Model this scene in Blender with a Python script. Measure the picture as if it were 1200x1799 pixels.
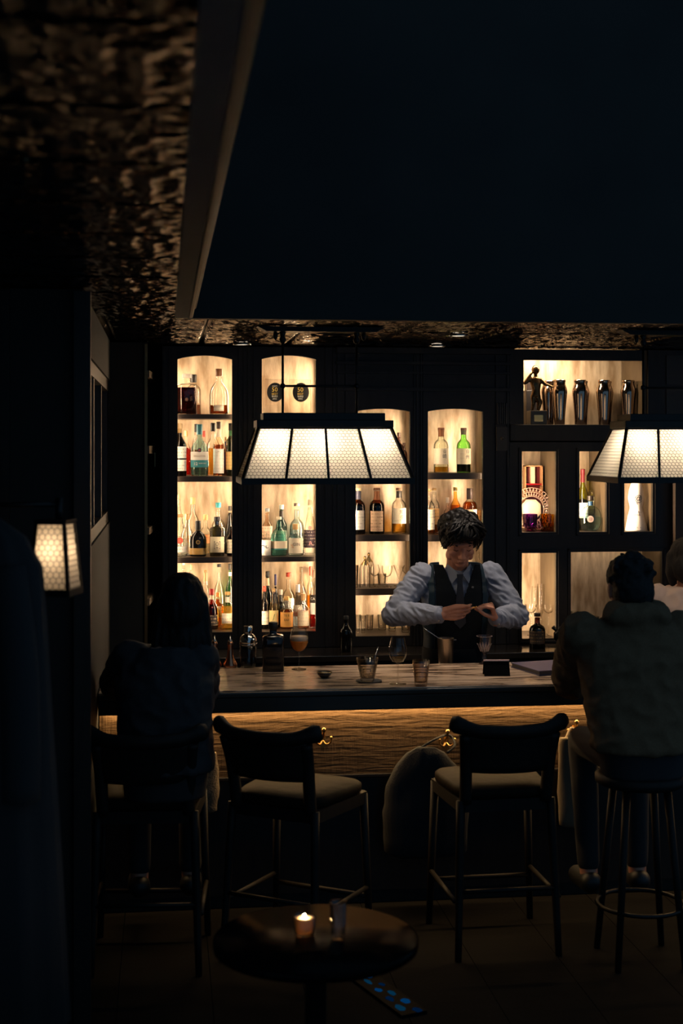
import bpy, bmesh, math, random
from mathutils import Vector, Matrix, noise
random.seed(7)
for o in list(bpy.data.objects): bpy.data.objects.remove(o)
SC = bpy.context.scene
COL = SC.collection
PI = math.pi

# ------------------------------------------------------------------ camera
F = 2500.0; CZ = 2.12; TH = math.radians(7.07); HY = 785.0
cd = bpy.data.cameras.new('camera'); cam = bpy.data.objects.new('camera', cd); COL.objects.link(cam)
cd.sensor_fit = 'VERTICAL'; cd.sensor_height = 36.0; cd.lens = 36.0*F/1799.0
cd.shift_y = -(899.5-HY)/1799.0
cd.clip_start = 0.05; cd.clip_end = 60
cam.location = (0, 0, CZ); cam.rotation_euler = (PI/2, 0, -TH)
cd.dof.use_dof = True; cd.dof.focus_distance = 7.7; cd.dof.aperture_fstop = 2.8
SC.camera = cam
# ------------------------------------------------------------------ world (dim bluish ambient added to lift the blacks)
w = bpy.data.worlds.new('world'); SC.world = w; w.use_nodes = True
bg = w.node_tree.nodes['Background']
bg.inputs[0].default_value = (0.30, 0.62, 1.0, 1); bg.inputs[1].default_value = 0.20
# ------------------------------------------------------------------ exposure
vs = SC.view_settings
vs.view_transform = 'Standard'; vs.look = 'None'; vs.gamma = 1.0; vs.exposure = 0.0; vs.use_curve_mapping = False
try:
    SC.cycles.transparent_max_bounces = 48; SC.cycles.max_bounces = 10
    SC.cycles.caustics_reflective = False; SC.cycles.caustics_refractive = False
    SC.cycles.sample_clamp_indirect = 4.0
except Exception: pass

LED_NICHE = 70.0; LED_BEAM = 4.3; LED_BAR = 170.0; BULB = 98.0; SPOT = 58.0; FLAME = 900.0
WARM = (1.0, 0.735, 0.48)

def P(px, py, Y):
    a = (px-600.0)/F
    dx = math.sin(TH)+a*math.cos(TH); dy = math.cos(TH)-a*math.sin(TH)
    t = Y/dy
    return Vector((dx*t, Y, CZ+(HY-py)/F*t))
def PX(px, Y): return P(px, HY, Y).x
def PZ(px, py, Y): return P(px, py, Y).z
def MPP(px, Y):            # metres per pixel at a place
    a = (px-600.0)/F
    return Y/(math.cos(TH)-a*math.sin(TH))/F

# ------------------------------------------------------------------ materials
MATS = {}
def newmat(key):
    m = bpy.data.materials.new(key); m.use_nodes = True
    nt = m.node_tree; nt.nodes.clear()
    out = nt.nodes.new('ShaderNodeOutputMaterial')
    MATS[key] = m
    return m, nt, out
def N(nt, t, **kw):
    n = nt.nodes.new(t)
    for k, v in kw.items():
        if k.startswith('i_'): n.inputs[k[2:].replace('_', ' ')].default_value = v
        else: setattr(n, k, v)
    return n
def c4(c): return (c[0], c[1], c[2], 1.0)
def pbr(key, col, rough=0.5, metal=0.0, spec=0.5, var=None, vscale=(20, 20, 20), bump=0.0, bscale=60.0, coat=0.0, detail=4.0, bstretch=(1, 1, 1), rvar=0.0, sheen=0.0):
    """principled with object-space noise colour variation and fine bump"""
    if key in MATS: return MATS[key]
    m, nt, out = newmat(key)
    b = N(nt, 'ShaderNodeBsdfPrincipled')
    b.inputs['Base Color'].default_value = c4(col); b.inputs['Roughness'].default_value = rough
    b.inputs['Metallic'].default_value = metal; b.inputs['Specular IOR Level'].default_value = spec
    b.inputs['Coat Weight'].default_value = coat; b.inputs['Coat Roughness'].default_value = 0.08
    if sheen: b.inputs['Sheen Weight'].default_value = sheen
    nt.links.new(b.outputs[0], out.inputs[0])
    tc = N(nt, 'ShaderNodeTexCoord')
    if var:
        mp = N(nt, 'ShaderNodeMapping'); mp.inputs['Scale'].default_value = vscale
        nz = N(nt, 'ShaderNodeTexNoise'); nz.inputs['Scale'].default_value = 1.0; nz.inputs['Detail'].default_value = detail
        rp = N(nt, 'ShaderNodeValToRGB'); rp.color_ramp.elements[0].position = 0.32; rp.color_ramp.elements[1].position = 0.68
        rp.color_ramp.elements[0].color = c4(col); rp.color_ramp.elements[1].color = c4(var)
        nt.links.new(tc.outputs['Object'], mp.inputs[0]); nt.links.new(mp.outputs[0], nz.inputs[0])
        nt.links.new(nz.outputs[0], rp.inputs[0]); nt.links.new(rp.outputs[0], b.inputs['Base Color'])
        if rvar:
            mr = N(nt, 'ShaderNodeMapRange'); mr.inputs[3].default_value = max(0, rough-rvar); mr.inputs[4].default_value = min(1, rough+rvar)
            nt.links.new(nz.outputs[0], mr.inputs[0]); nt.links.new(mr.outputs[0], b.inputs['Roughness'])
    if bump:
        mp = N(nt, 'ShaderNodeMapping'); mp.inputs['Scale'].default_value = bstretch
        nz = N(nt, 'ShaderNodeTexNoise'); nz.inputs['Scale'].default_value = bscale; nz.inputs['Detail'].default_value = 3
        bp = N(nt, 'ShaderNodeBump'); bp.inputs['Strength'].default_value = bump; bp.inputs['Distance'].default_value = 0.01
        nt.links.new(tc.outputs['Object'], mp.inputs[0]); nt.links.new(mp.outputs[0], nz.inputs[0])
        nt.links.new(nz.outputs[0], bp.inputs['Height']); nt.links.new(bp.outputs[0], b.inputs['Normal'])
    return m
def emit(key, col, s):
    if key in MATS: return MATS[key]
    m, nt, out = newmat(key)
    e = N(nt, 'ShaderNodeEmission'); e.inputs[0].default_value = c4(col); e.inputs[1].default_value = s
    nt.links.new(e.outputs[0], out.inputs[0]); return m
def glass(col=(0.97, 0.97, 0.95), edge=0.45, rough=0.02):
    """thin-walled glass: tinted see-through that darkens where the wall is seen edge on, plus a fresnel reflection"""
    key = 'glass_%.2f_%.2f_%.2f_%.2f_%.2f' % (col[0], col[1], col[2], edge, rough)
    if key in MATS: return MATS[key]
    m, nt, out = newmat(key)
    t = N(nt, 'ShaderNodeBsdfTransparent'); g = N(nt, 'ShaderNodeBsdfGlossy'); g.inputs['Roughness'].default_value = rough
    g.inputs['Color'].default_value = (1, 1, 1, 1)
    lw = N(nt, 'ShaderNodeLayerWeight'); lw.inputs[0].default_value = 0.35
    rp = N(nt, 'ShaderNodeValToRGB')
    rp.color_ramp.elements[0].position = 0.22; rp.color_ramp.elements[0].color = c4(col)
    rp.color_ramp.elements[1].position = 0.72; rp.color_ramp.elements[1].color = c4([c*c*edge*q for c, q in zip(col, (1.0, 0.86, 0.70))])
    nt.links.new(lw.outputs['Facing'], rp.inputs[0]); nt.links.new(rp.outputs[0], t.inputs[0])
    l2 = N(nt, 'ShaderNodeLayerWeight'); l2.inputs[0].default_value = 0.5
    pw = N(nt, 'ShaderNodeMath', operation='POWER'); pw.inputs[1].default_value = 4.0; nt.links.new(l2.outputs['Facing'], pw.inputs[0])
    fr = N(nt, 'ShaderNodeMath', operation='MULTIPLY_ADD'); fr.inputs[1].default_value = 0.80; fr.inputs[2].default_value = 0.045; nt.links.new(pw.outputs[0], fr.inputs[0])
    mx = N(nt, 'ShaderNodeMixShader')
    nt.links.new(fr.outputs[0], mx.inputs[0]); nt.links.new(t.outputs[0], mx.inputs[1]); nt.links.new(g.outputs[0], mx.inputs[2])
    nt.links.new(mx.outputs[0], out.inputs[0]); return m
def liquid(col):
    key = 'liquid_%.2f_%.2f_%.2f' % tuple(col)
    if key in MATS: return MATS[key]
    m, nt, out = newmat(key)
    t = N(nt, 'ShaderNodeBsdfTransparent'); t.inputs[0].default_value = c4(col)
    d = N(nt, 'ShaderNodeBsdfTranslucent'); d.inputs[0].default_value = c4([c*0.8 for c in col])
    mx = N(nt, 'ShaderNodeMixShader'); mx.inputs[0].default_value = 0.12
    nt.links.new(t.outputs[0], mx.inputs[1]); nt.links.new(d.outputs[0], mx.inputs[2]); nt.links.new(mx.outputs[0], out.inputs[0]); return m
def plain(col, rough=0.5, metal=0.0, spec=0.5):
    return pbr('plain_%.3f_%.3f_%.3f_%.2f_%.1f' % (col[0], col[1], col[2], rough, metal), col, rough, metal, spec)
def labelmat(col, ink=(0.05, 0.04, 0.035), amt=0.5, sx=900.0, sz=330.0):
    """paper with rows of fine print"""
    key = 'paper_%.2f_%.2f_%.2f_%.2f_%.2f' % (col[0], col[1], col[2], ink[0], amt)
    if key in MATS: return MATS[key]
    m, nt, out = newmat(key)
    b = N(nt, 'ShaderNodeBsdfPrincipled'); b.inputs['Roughness'].default_value = 0.6
    tc = N(nt, 'ShaderNodeTexCoord'); sp = N(nt, 'ShaderNodeSeparateXYZ')
    nt.links.new(tc.outputs['Object'], sp.inputs[0])
    ln = N(nt, 'ShaderNodeMath', operation='MULTIPLY'); ln.inputs[1].default_value = sz
    nt.links.new(sp.outputs[2], ln.inputs[0])
    sn = N(nt, 'ShaderNodeMath', operation='SINE'); nt.links.new(ln.outputs[0], sn.inputs[0])
    gt = N(nt, 'ShaderNodeMath', operation='GREATER_THAN'); gt.inputs[1].default_value = 0.25; nt.links.new(sn.outputs[0], gt.inputs[0])
    mp = N(nt, 'ShaderNodeMapping'); mp.inputs['Scale'].default_value = (sx*0.35, 0, sz*0.16)
    nt.links.new(tc.outputs['Object'], mp.inputs[0])
    nz = N(nt, 'ShaderNodeTexNoise'); nz.inputs['Scale'].default_value = 1.0; nz.inputs['Detail'].default_value = 1
    nt.links.new(mp.outputs[0], nz.inputs[0])
    g2 = N(nt, 'ShaderNodeMath', operation='GREATER_THAN'); g2.inputs[1].default_value = 0.53; nt.links.new(nz.outputs[0], g2.inputs[0])
    mu = N(nt, 'ShaderNodeMath', operation='MULTIPLY'); nt.links.new(gt.outputs[0], mu.inputs[0]); nt.links.new(g2.outputs[0], mu.inputs[1])
    m2 = N(nt, 'ShaderNodeMath', operation='MULTIPLY'); m2.inputs[1].default_value = amt; nt.links.new(mu.outputs[0], m2.inputs[0])
    mx = N(nt, 'ShaderNodeMix', data_type='RGBA'); mx.inputs[6].default_value = c4(col); mx.inputs[7].default_value = c4(ink)
    nt.links.new(m2.outputs[0], mx.inputs[0]); nt.links.new(mx.outputs[2], b.inputs['Base Color'])
    nt.links.new(b.outputs[0], out.inputs[0]); return m

DARKWOOD = pbr('dark_wood', (0.012, 0.010, 0.009), 0.42, spec=0.35, var=(0.020, 0.016, 0.013), vscale=(30, 30, 3), bump=0.08, bscale=40, bstretch=(6, 6, 0.6))
DARKPAINT = pbr('dark_painted_wall', (0.020, 0.021, 0.020), 0.7, spec=0.2, var=(0.028, 0.028, 0.026), vscale=(2, 2, 2), bump=0.05)
BLACKMETAL = pbr('black_metal', (0.015, 0.014, 0.013), 0.4, metal=0.6)
GOLDLEAF = pbr('brushed_gold_leaf', (0.80, 0.655, 0.47), 0.42, metal=0.35, var=(0.36, 0.245, 0.14), vscale=(22, 22, 5), bump=0.10, bscale=90, bstretch=(3, 3, 0.5), detail=6, rvar=0.12)
SHELFMAT = pbr('dark_shelf_board', (0.030, 0.022, 0.017), 0.32, spec=0.5, var=(0.045, 0.032, 0.024), vscale=(4, 30, 30))

# ------------------------------------------------------------------ mesh helpers
def V(*a): return Vector(a)
def link(name, me, mat=None, parent=None, smooth=False):
    o = bpy.data.objects.new(name, me); COL.objects.link(o)
    if mat is not None and not me.materials: me.materials.append(mat)
    if smooth:
        for p in me.polygons: p.use_smooth = True
    if parent is not None: o.parent = parent
    return o
def fin(name, bm, mat=None, parent=None, smooth=False, loc=None):
    bmesh.ops.recalc_face_normals(bm, faces=bm.faces)
    me = bpy.data.meshes.new(name); bm.to_mesh(me); bm.free()
    o = link(name, me, mat, parent, smooth)
    if loc is not None: o.location = loc
    return o
def tag(o, label=None, cat=None, group=None, kind=None):
    if label: o['label'] = label
    if cat: o['category'] = cat
    if group: o['group'] = group
    if kind: o['kind'] = kind
    return o
def thing(name, label, cat, loc=(0, 0, 0), rz=0.0, group=None, kind=None):
    o = bpy.data.objects.new(name, None); COL.objects.link(o); o.empty_display_size = 0.05
    o.location = loc; o.rotation_euler = (0, 0, rz)
    return tag(o, label, cat, group, kind)
def dup(root, loc, rz=None, label=None):
    r = root.copy(); COL.objects.link(r); r.location = loc
    if rz is not None: r.rotation_euler = (0, 0, rz)
    if label: r['label'] = label
    for ch in list(root.children):
        c = ch.copy(); COL.objects.link(c); c.parent = r
        for g in list(ch.children):
            d = g.copy(); COL.objects.link(d); d.parent = c
    return r
def box(bm, lo, hi, bev=0.0):
    r = bmesh.ops.create_cube(bm, size=1.0)
    vs_ = r['verts']
    c = [(lo[i]+hi[i])/2 for i in range(3)]; s = [max(1e-5, hi[i]-lo[i]) for i in range(3)]
    for v in vs_: v.co = Vector((c[0]+v.co.x*s[0], c[1]+v.co.y*s[1], c[2]+v.co.z*s[2]))
    if bev:
        es = list({e for v in vs_ for e in v.link_edges})
        bmesh.ops.bevel(bm, geom=es, offset=bev, segments=2, affect='EDGES', profile=0.5)
def boxo(name, lo, hi, mat, parent=None, bev=0.0):
    bm = bmesh.new(); box(bm, lo, hi, bev); return fin(name, bm, mat, parent)
def bar(bm, a, b, wd, ht=None, up=(0, 0, 1)):
    """rectangular bar from a to b"""
    a = Vector(a); b = Vector(b); ht = ht or wd
    d = (b-a).normalized(); u = Vector(up)
    if abs(d.dot(u)) > 0.98: u = Vector((0, 1, 0))
    s = d.cross(u).normalized(); t = s.cross(d)
    vs_ = []
    for p in (a, b):
        for (i, j) in ((-1, -1), (1, -1), (1, 1), (-1, 1)):
            vs_.append(bm.verts.new(p+s*i*wd/2+t*j*ht/2))
    for f in ((0, 1, 2, 3), (7, 6, 5, 4), (0, 4, 5, 1), (1, 5, 6, 2), (2, 6, 7, 3), (3, 7, 4, 0)):
        bm.faces.new([vs_[i] for i in f])
def lathe(bm, prof, seg=20, n=2.0, dy=1.0, off=(0, 0, 0), cap=True):
    """prof: list of (r, z); n = superellipse exponent of the cross section, dy = depth ratio"""
    rings = []
    for (r, z) in prof:
        ring = []
        for k in range(seg):
            a = 2*PI*(k+0.5)/seg
            cx, sy = math.cos(a), math.sin(a)
            if n != 2.0:
                cx = math.copysign(abs(cx)**(2.0/n), cx); sy = math.copysign(abs(sy)**(2.0/n), sy)
            ring.append(bm.verts.new((off[0]+r*cx, off[1]+r*sy*dy, off[2]+z)))
        rings.append(ring)
    for i in range(len(rings)-1):
        for k in range(seg):
            k2 = (k+1) % seg
            bm.faces.new((rings[i][k], rings[i][k2], rings[i+1][k2], rings[i+1][k]))
    if cap:
        if prof[0][0] > 1e-6: bm.faces.new(rings[0])
        if prof[-1][0] > 1e-6: bm.faces.new(list(reversed(rings[-1])))
def latheo(name, prof, mat, parent=None, seg=20, n=2.0, dy=1.0, off=(0, 0, 0), cap=True, smooth=True):
    bm = bmesh.new(); lathe(bm, prof, seg, n, dy, off, cap); o = fin(name, bm, mat, parent, smooth)
    return o
def tube(bm, pts, rad, seg=8, cap=True, flat=1.0):
    """swept tube through pts; rad a number or a list"""
    pts = [Vector(p) for p in pts]
    if not isinstance(rad, (list, tuple)): rad = [rad]*len(pts)
    rings = []; prev = None
    for i, p in enumerate(pts):
        d = (pts[min(i+1, len(pts)-1)]-pts[max(i-1, 0)]).normalized()
        if prev is None:
            u = Vector((0, 0, 1)) if abs(d.z) < 0.9 else Vector((1, 0, 0))
        else: u = prev
        s = d.cross(u)
        if s.length < 1e-6: s = d.orthogonal()
        s.normalize(); u = s.cross(d).normalized(); prev = u
        rings.append([bm.verts.new(p+(s*math.cos(2*PI*k/seg)+u*math.sin(2*PI*k/seg)*flat)*rad[i]) for k in range(seg)])
    for i in range(len(rings)-1):
        for k in range(seg):
            k2 = (k+1) % seg
            bm.faces.new((rings[i][k], rings[i][k2], rings[i+1][k2], rings[i+1][k]))
    if cap: bm.faces.new(rings[0]); bm.faces.new(list(reversed(rings[-1])))
def tubeo(name, pts, rad, mat, parent=None, seg=8, flat=1.0):
    bm = bmesh.new(); tube(bm, pts, rad, seg, True, flat); return fin(name, bm, mat, parent, True)
def prism(bm, poly, axis, a0, a1):
    """extrude a 2D polygon (list of pairs) along axis 'y' (poly is x,z) or 'x' (poly is y,z) or 'z'"""
    def mk(p, t):
        if axis == 'y': return (p[0], t, p[1])
        if axis == 'x': return (t, p[0], p[1])
        return (p[0], p[1], t)
    A = [bm.verts.new(mk(p, a0)) for p in poly]; B = [bm.verts.new(mk(p, a1)) for p in poly]
    bm.faces.new(A); bm.faces.new(list(reversed(B)))
    for i in range(len(poly)):
        j = (i+1) % len(poly); bm.faces.new((A[i], B[i], B[j], A[j]))
def spline(pts, n=6):
    """catmull-rom through pts"""
    pts = [Vector(p) for p in pts]; out = []
    for i in range(len(pts)-1):
        p0 = pts[max(i-1, 0)]; p1 = pts[i]; p2 = pts[i+1]; p3 = pts[min(i+2, len(pts)-1)]
        for k in range(n):
            t = k/n
            out.append(0.5*((2*p1)+(p2-p0)*t+(2*p0-5*p1+4*p2-p3)*t*t+(-p0+3*p1-3*p2+p3)*t**3))
    out.append(pts[-1]); return out
TEXTC = {}
def text_verts(s, size, spacing=1.0):
    """flat text as (verts, faces), centred, height about size"""
    key = (s, size, spacing)
    if key in TEXTC: return TEXTC[key]
    cu = bpy.data.curves.new('t', 'FONT'); cu.body = s; cu.size = size; cu.align_x = 'CENTER'; cu.align_y = 'CENTER'
    cu.space_line = 0.95; cu.resolution_u = 2; cu.space_character = spacing
    o = bpy.data.objects.new('t', cu); COL.objects.link(o)
    dg = bpy.context.evaluated_depsgraph_get(); dg.update()
    me = bpy.data.meshes.new_from_object(o.evaluated_get(dg))
    r = ([v.co.copy() for v in me.vertices], [tuple(p.vertices) for p in me.polygons])
    bpy.data.objects.remove(o); bpy.data.meshes.remove(me); bpy.data.curves.remove(cu)
    TEXTC[key] = r; return r
def text_flat(name, s, size, mat, parent, M, sx=1.0, spacing=1.0):
    vs_, fs = text_verts(s, size, spacing)
    me = bpy.data.meshes.new(name); me.from_pydata([M @ Vector((v.x*sx, v.y, 0)) for v in vs_], [], fs)
    return link(name, me, mat, parent)
def text_wrap(name, s, size, mat, parent, r, zc, a0=0.0, sx=1.0, n=2.0, dy=1.0, spacing=1.0):
    """text wrapped round a bottle body (front faces -y)"""
    vs_, fs = text_verts(s, size, spacing)
    out = []
    for v in vs_:
        a = a0+v.x*sx/r
        if n > 3: out.append((v.x*sx+a0*r, -r*dy*1.0, zc+v.y))
        else: out.append((r*math.sin(a), -r*math.cos(a)*dy, zc+v.y))
    me = bpy.data.meshes.new(name); me.from_pydata(out, [], fs)
    return link(name, me, mat, parent)
# ================================================================== the room
Y0 = 8.20          # front plane of the back bar
YB = 8.56          # its back panels
CEIL = PZ(600, 610, Y0)
YR = 6.43          # front edge of the dropped ceiling over the bar
CT = PZ(650, 1209, 6.4)     # counter top
FLOORM = pbr('dark_floor_boards', (0.004, 0.0036, 0.0032), 0.85, spec=0.08, var=(0.007, 0.006, 0.005), vscale=(3, 30, 3), bump=0.1)
def struct(name, lo, hi, mat): return tag(boxo(name, lo, hi, mat), kind='structure')
fl = tag(thing('floor', None, None), kind='structure')
for i in range(16):       # broad boards running towards the bar
    x = -0.9+i*0.36
    boxo('floor_board', (x+0.0015, -1.0, -0.05), (x+0.3585, 9.0, 0.0), FLOORM, fl)
tag(fl, 'dark wooden floor boards', None)
struct('wall_back', (-1.0, 8.95, 0), (4.9, 9.05, 3.7), DARKPAINT)
struct('wall_right', (4.7, 6.5, 0), (4.8, 8.95, 3.7), DARKPAINT)
XL1 = -0.62; XL2 = -0.30; YP = 5.30
struct('wall_left', (XL1-0.1, 3.3, 0), (XL1, YP, CEIL), DARKPAINT)
struct('wall_left_return', (XL1-0.1, YP, 0), (XL2, 5.62, CEIL), DARKPAINT)
# far left wall: pieces around the tall recess with its frames
XLB = XL2-0.24
zt = PZ(150, 621, 5.65); zb = 1.69+0.02
struct('wall_left_back', (XLB-0.1, 5.62, 0), (XLB, 8.95, CEIL), DARKPAINT)
struct('wall_left_upper', (XLB, 5.62, zt), (XL2, 8.0, CEIL), DARKPAINT)
struct('wall_left_lower', (XLB, 5.62, 0), (XL2, 8.0, zb), DARKPAINT)
wn = tag(thing('window_1', 'tall dark framed panel recess in the left wall', None), kind='structure')
FRAMEM = pbr('dark_brown_frame', (0.035, 0.026, 0.018), 0.45, var=(0.05, 0.036, 0.024), vscale=(8, 8, 30))
for y_ in (5.66, 6.45, 7.2, 7.94): boxo('mullion', (XL2-0.07, y_-0.03, zb), (XL2-0.015, y_+0.03, zt), FRAMEM, wn)
for z_ in (zb+0.03, zt-0.03): boxo('frame_rail', (XL2-0.075, 5.63, z_-0.03), (XL2-0.01, 7.98, z_+0.03), FRAMEM, wn)
for a, b in ((5.69, 6.42), (6.48, 7.17), (7.23, 7.91)): boxo('pane', (XL2-0.055, a, zb+0.06), (XL2-0.05, b, zt-0.06), pbr('smoked_pane', (0.01, 0.01, 0.01), 0.12), wn)
for i, x in enumerate((PX(40, 4.62), PX(58, 5.28))):
    tag(boxo('trim_%d' % (i+1), (XL1-0.005, 4.6-0.9*i, 0), (XL1+0.05, 4.72-0.9*i, CEIL-0.02), FRAMEM), kind='structure')
tag(boxo('trim_3', (XL2-0.03, YP-0.03, 0), (XL2+0.03, YP+0.02, CEIL-0.01), DARKWOOD), kind='structure')
tag(boxo('trim_4', (XL1, YP-0.035, 0), (XL1+0.06, YP+0.005, CEIL-0.01), DARKWOOD), kind='structure')
tag(boxo('baseboard_left', (XL1, 3.3, 0), (XL1+0.02, YP-0.04, 0.14), DARKWOOD), kind='structure')
# side recess with slanting-away shelves between the left wall and the back bar
xa = PX(258, 8.0); xb_ = PX(287, Y0)
struct('wall_recess_side', (XL2-0.02, 7.96, 0), (xa, 8.92, CEIL), DARKPAINT)
tag(boxo('trim_5', (xa-0.012, 7.945, 0.2), (xa+0.004, 7.962, CEIL-0.01), pbr('worn_brass_edge', (0.20, 0.13, 0.06), 0.35, metal=0.8)), kind='structure')
sr = tag(thing('side_shelf', 'narrow dark shelves in the side recess left of the lit niches', 'shelf'))
for (ya, yb2) in ((651, 663), (783, 797), (927, 939), (1052, 1064)):
    za, zb2 = PZ(260, ya, 8.0), PZ(260, yb2, 8.0)
    bm = bmesh.new(); prism(bm, [(xa+0.002, 7.99), (xa+0.014, 7.99), (xa+0.075, 8.80), (xa+0.002, 8.80)], 'z', zb2, za)
    fin('shelf_board', bm, pbr('brown_shelf', (0.16, 0.11, 0.065), 0.5), sr)
boxo('hanging_rod', (xa+0.040, 8.3, PZ(278, 820, 8.3)), (xa+0.046, 8.306, PZ(278, 795, 8.3)), pbr('worn_brass_edge', (0.2, 0.13, 0.06)), sr)

# ------------------------------------------------------------------ ceiling: pressed metal panels
def tinmat():
    m, nt, out = newmat('pressed_tin')
    b = N(nt, 'ShaderNodeBsdfPrincipled'); b.inputs['Base Color'].default_value = (0.048, 0.033, 0.018, 1)
    b.inputs['Metallic'].default_value = 1.0; b.inputs['Roughness'].default_value = 0.17
    tc = N(nt, 'ShaderNodeTexCoord'); mp = N(nt, 'ShaderNodeMapping'); mp.inputs['Scale'].default_value = (17, 30, 1)
    nz = N(nt, 'ShaderNodeTexNoise'); nz.inputs['Scale'].default_value = 1.0; nz.inputs['Detail'].default_value = 2.5; nz.inputs['Distortion'].default_value = 1.6
    vo = N(nt, 'ShaderNodeTexVoronoi'); vo.feature = 'DISTANCE_TO_EDGE'; vo.inputs['Scale'].default_value = 0.8
    ad = N(nt, 'ShaderNodeMath', operation='ADD'); mu = N(nt, 'ShaderNodeMath', operation='MULTIPLY'); mu.inputs[1].default_value = 0.6
    nt.links.new(tc.outputs['Object'], mp.inputs[0]); nt.links.new(mp.outputs[0], nz.inputs[0]); nt.links.new(mp.outputs[0], vo.inputs[0])
    nt.links.new(vo.outputs[0], mu.inputs[0]); nt.links.new(nz.outputs[0], ad.inputs[0]); nt.links.new(mu.outputs[0], ad.inputs[1])
    bp = N(nt, 'ShaderNodeBump'); bp.inputs['Strength'].default_value = 0.3; bp.inputs['Distance'].default_value = 0.006
    nt.links.new(ad.outputs[0], bp.inputs['Height']); nt.links.new(bp.outputs[0], b.inputs['Normal'])
    nt.links.new(b.outputs[0], out.inputs[0]); return m
TIN = tinmat()
ce = tag(thing('ceiling', 'embossed dark metal ceiling panels', None), kind='structure')
XR = PX(331, YR)       # left edge of the raised tray
TINV = {}
def tin_mesh(w_, d_, var):
    """pressed sheet with raised scroll relief on its underside, bevelled rim"""
    key = (round(w_, 3), round(d_, 3), var)
    if key in TINV: return TINV[key]
    nx, ny = max(8, int(w_/0.0095)), max(8, int(d_/0.0125))
    vs_, fs = [], []
    for j in range(ny+1):
        for i in range(nx+1):
            x, y = w_*i/nx, d_*j/ny
            ed = min(x, w_-x, y, d_-y)
            q = Vector((x*15+var*7.3, y*21+var*3.1, var))
            h = 1-abs(noise.noise(q))*2.2+0.5*noise.noise(q*2.3)
            z = 0.0 if ed < 0.012 else -0.005-(0.0085 if var < 2 else 0.0065)*max(0, h)
            vs_.append((x, y, z if ed > 1e-6 else 0.014))
    for j in range(ny):
        for i in range(nx):
            k = j*(nx+1)+i; fs.append((k, k+nx+1, k+nx+2, k+1))
    me = bpy.data.meshes.new('ceiling_panel'); me.from_pydata(vs_, [], fs); me.materials.append(TIN)
    for p in me.polygons: p.use_smooth = True
    TINV[key] = me; return me
PCOUNT = [0]
def ceil_panel(x0, x1, y0, y1, flat=0):
    g = 0.003; PCOUNT[0] += 1
    o = link('ceiling_panel', tin_mesh(x1-x0-2*g, y1-y0-2*g, PCOUNT[0] % 2+2*flat), None, ce)
    o.location = (x0+g, y0+g, CEIL+0.016)
xs = [XR+0.10+0.49*k for k in range(-2, 10)]
for k in range(len(xs)-1):
    for (a, b) in ((YR, 7.15), (7.15, 7.87), (7.87, 8.95)): ceil_panel(xs[k], min(xs[k+1], 4.7), a, b)
for (x0, x1) in ((XL1-0.1, xs[0]), (xs[0], XR-0.001)):
    for j in range(15): ceil_panel(x0, x1, -1.0+j*0.4953, -1.0+(j+1)*0.4953, 1 if j < 12 else 0)
for (a, b) in ((YR, 7.15), (7.15, 7.87), (7.87, 8.95)): ceil_panel(XL1-0.1, xs[0], a, b)
struct('ceiling_backing', (XL1-0.1, YR+0.01, CEIL+0.04), (4.8, 9.05, CEIL+0.10), DARKPAINT)
struct('ceiling_backing_left', (XL1-0.1, -1.0, CEIL+0.04), (XR-0.03, YR+0.01, CEIL+0.10), DARKPAINT)
ZT = 4.45
struct('wall_tray_back', (XR, YR, CEIL+0.0), (4.8, YR+0.06, ZT), DARKPAINT)
struct('wall_tray_left', (XR-0.06, -1.0, CEIL), (XR, YR, ZT), DARKPAINT)
# stepped crown moulding along the left side of the tray
MOULD = pbr('dark_varnished_moulding', (0.010, 0.008, 0.006), 0.45, spec=0.3)
for i, (dx, z0_, z1_) in enumerate(((0.02, 0.0, 0.03), (0.035, 0.04, 0.07), (0.028, 0.085, 0.10), (0.05, 0.115, 0.15), (0.065, 0.17, 0.20))):
    bm = bmesh.new(); box(bm, (XR, -1.0, CEIL+z0_), (XR+dx, YR-0.001, CEIL+z1_), 0.005)
    tag(fin('trim_%d' % (6+i), bm, MOULD), kind='structure')

# ================================================================== back bar
def holed(bm, x0, x1, z0, z1, holes, ya, yb):
    xs_ = sorted({x0, x1, *[h[0] for h in holes], *[h[1] for h in holes]}); zs_ = sorted({z0, z1, *[h[2] for h in holes], *[h[3] for h in holes]})
    for i in range(len(xs_)-1):
        for j in range(len(zs_)-1):
            cx = (xs_[i]+xs_[i+1])/2; cz = (zs_[j]+zs_[j+1])/2
            if any(h[0] < cx < h[1] and h[2] < cz < h[3] for h in holes): continue
            box(bm, (xs_[i], ya, zs_[j]), (xs_[i+1], yb, zs_[j+1]))
def arch_fill(bm, x0, x1, zs, zc, ztop, ya, yb, n=12):
    """solid spandrel above a segmental arch: springing zs at the sides, crown zc"""
    pts = []
    for k in range(n+1):
        t = k/n; x = x0+(x1-x0)*t; pts.append((x, zs+(zc-zs)*math.sqrt(max(0, 1-(2*t-1)**2*0.999)) if False else zs+(zc-zs)*(1-(2*t-1)**2)))
    for k in range(n):
        prism(bm, [pts[k], pts[k+1], (pts[k+1][0], ztop), (pts[k][0], ztop)], 'y', ya, yb)
LEDM = emit('warm_led', WARM, LED_NICHE)
def ledmat(s): return emit('warm_led_%.1f' % s, WARM, s)
ZBC = PZ(700, 1146, 7.95)          # back counter top
ZNB = PZ(600, 1114, Y0)            # niche bottoms
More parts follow.
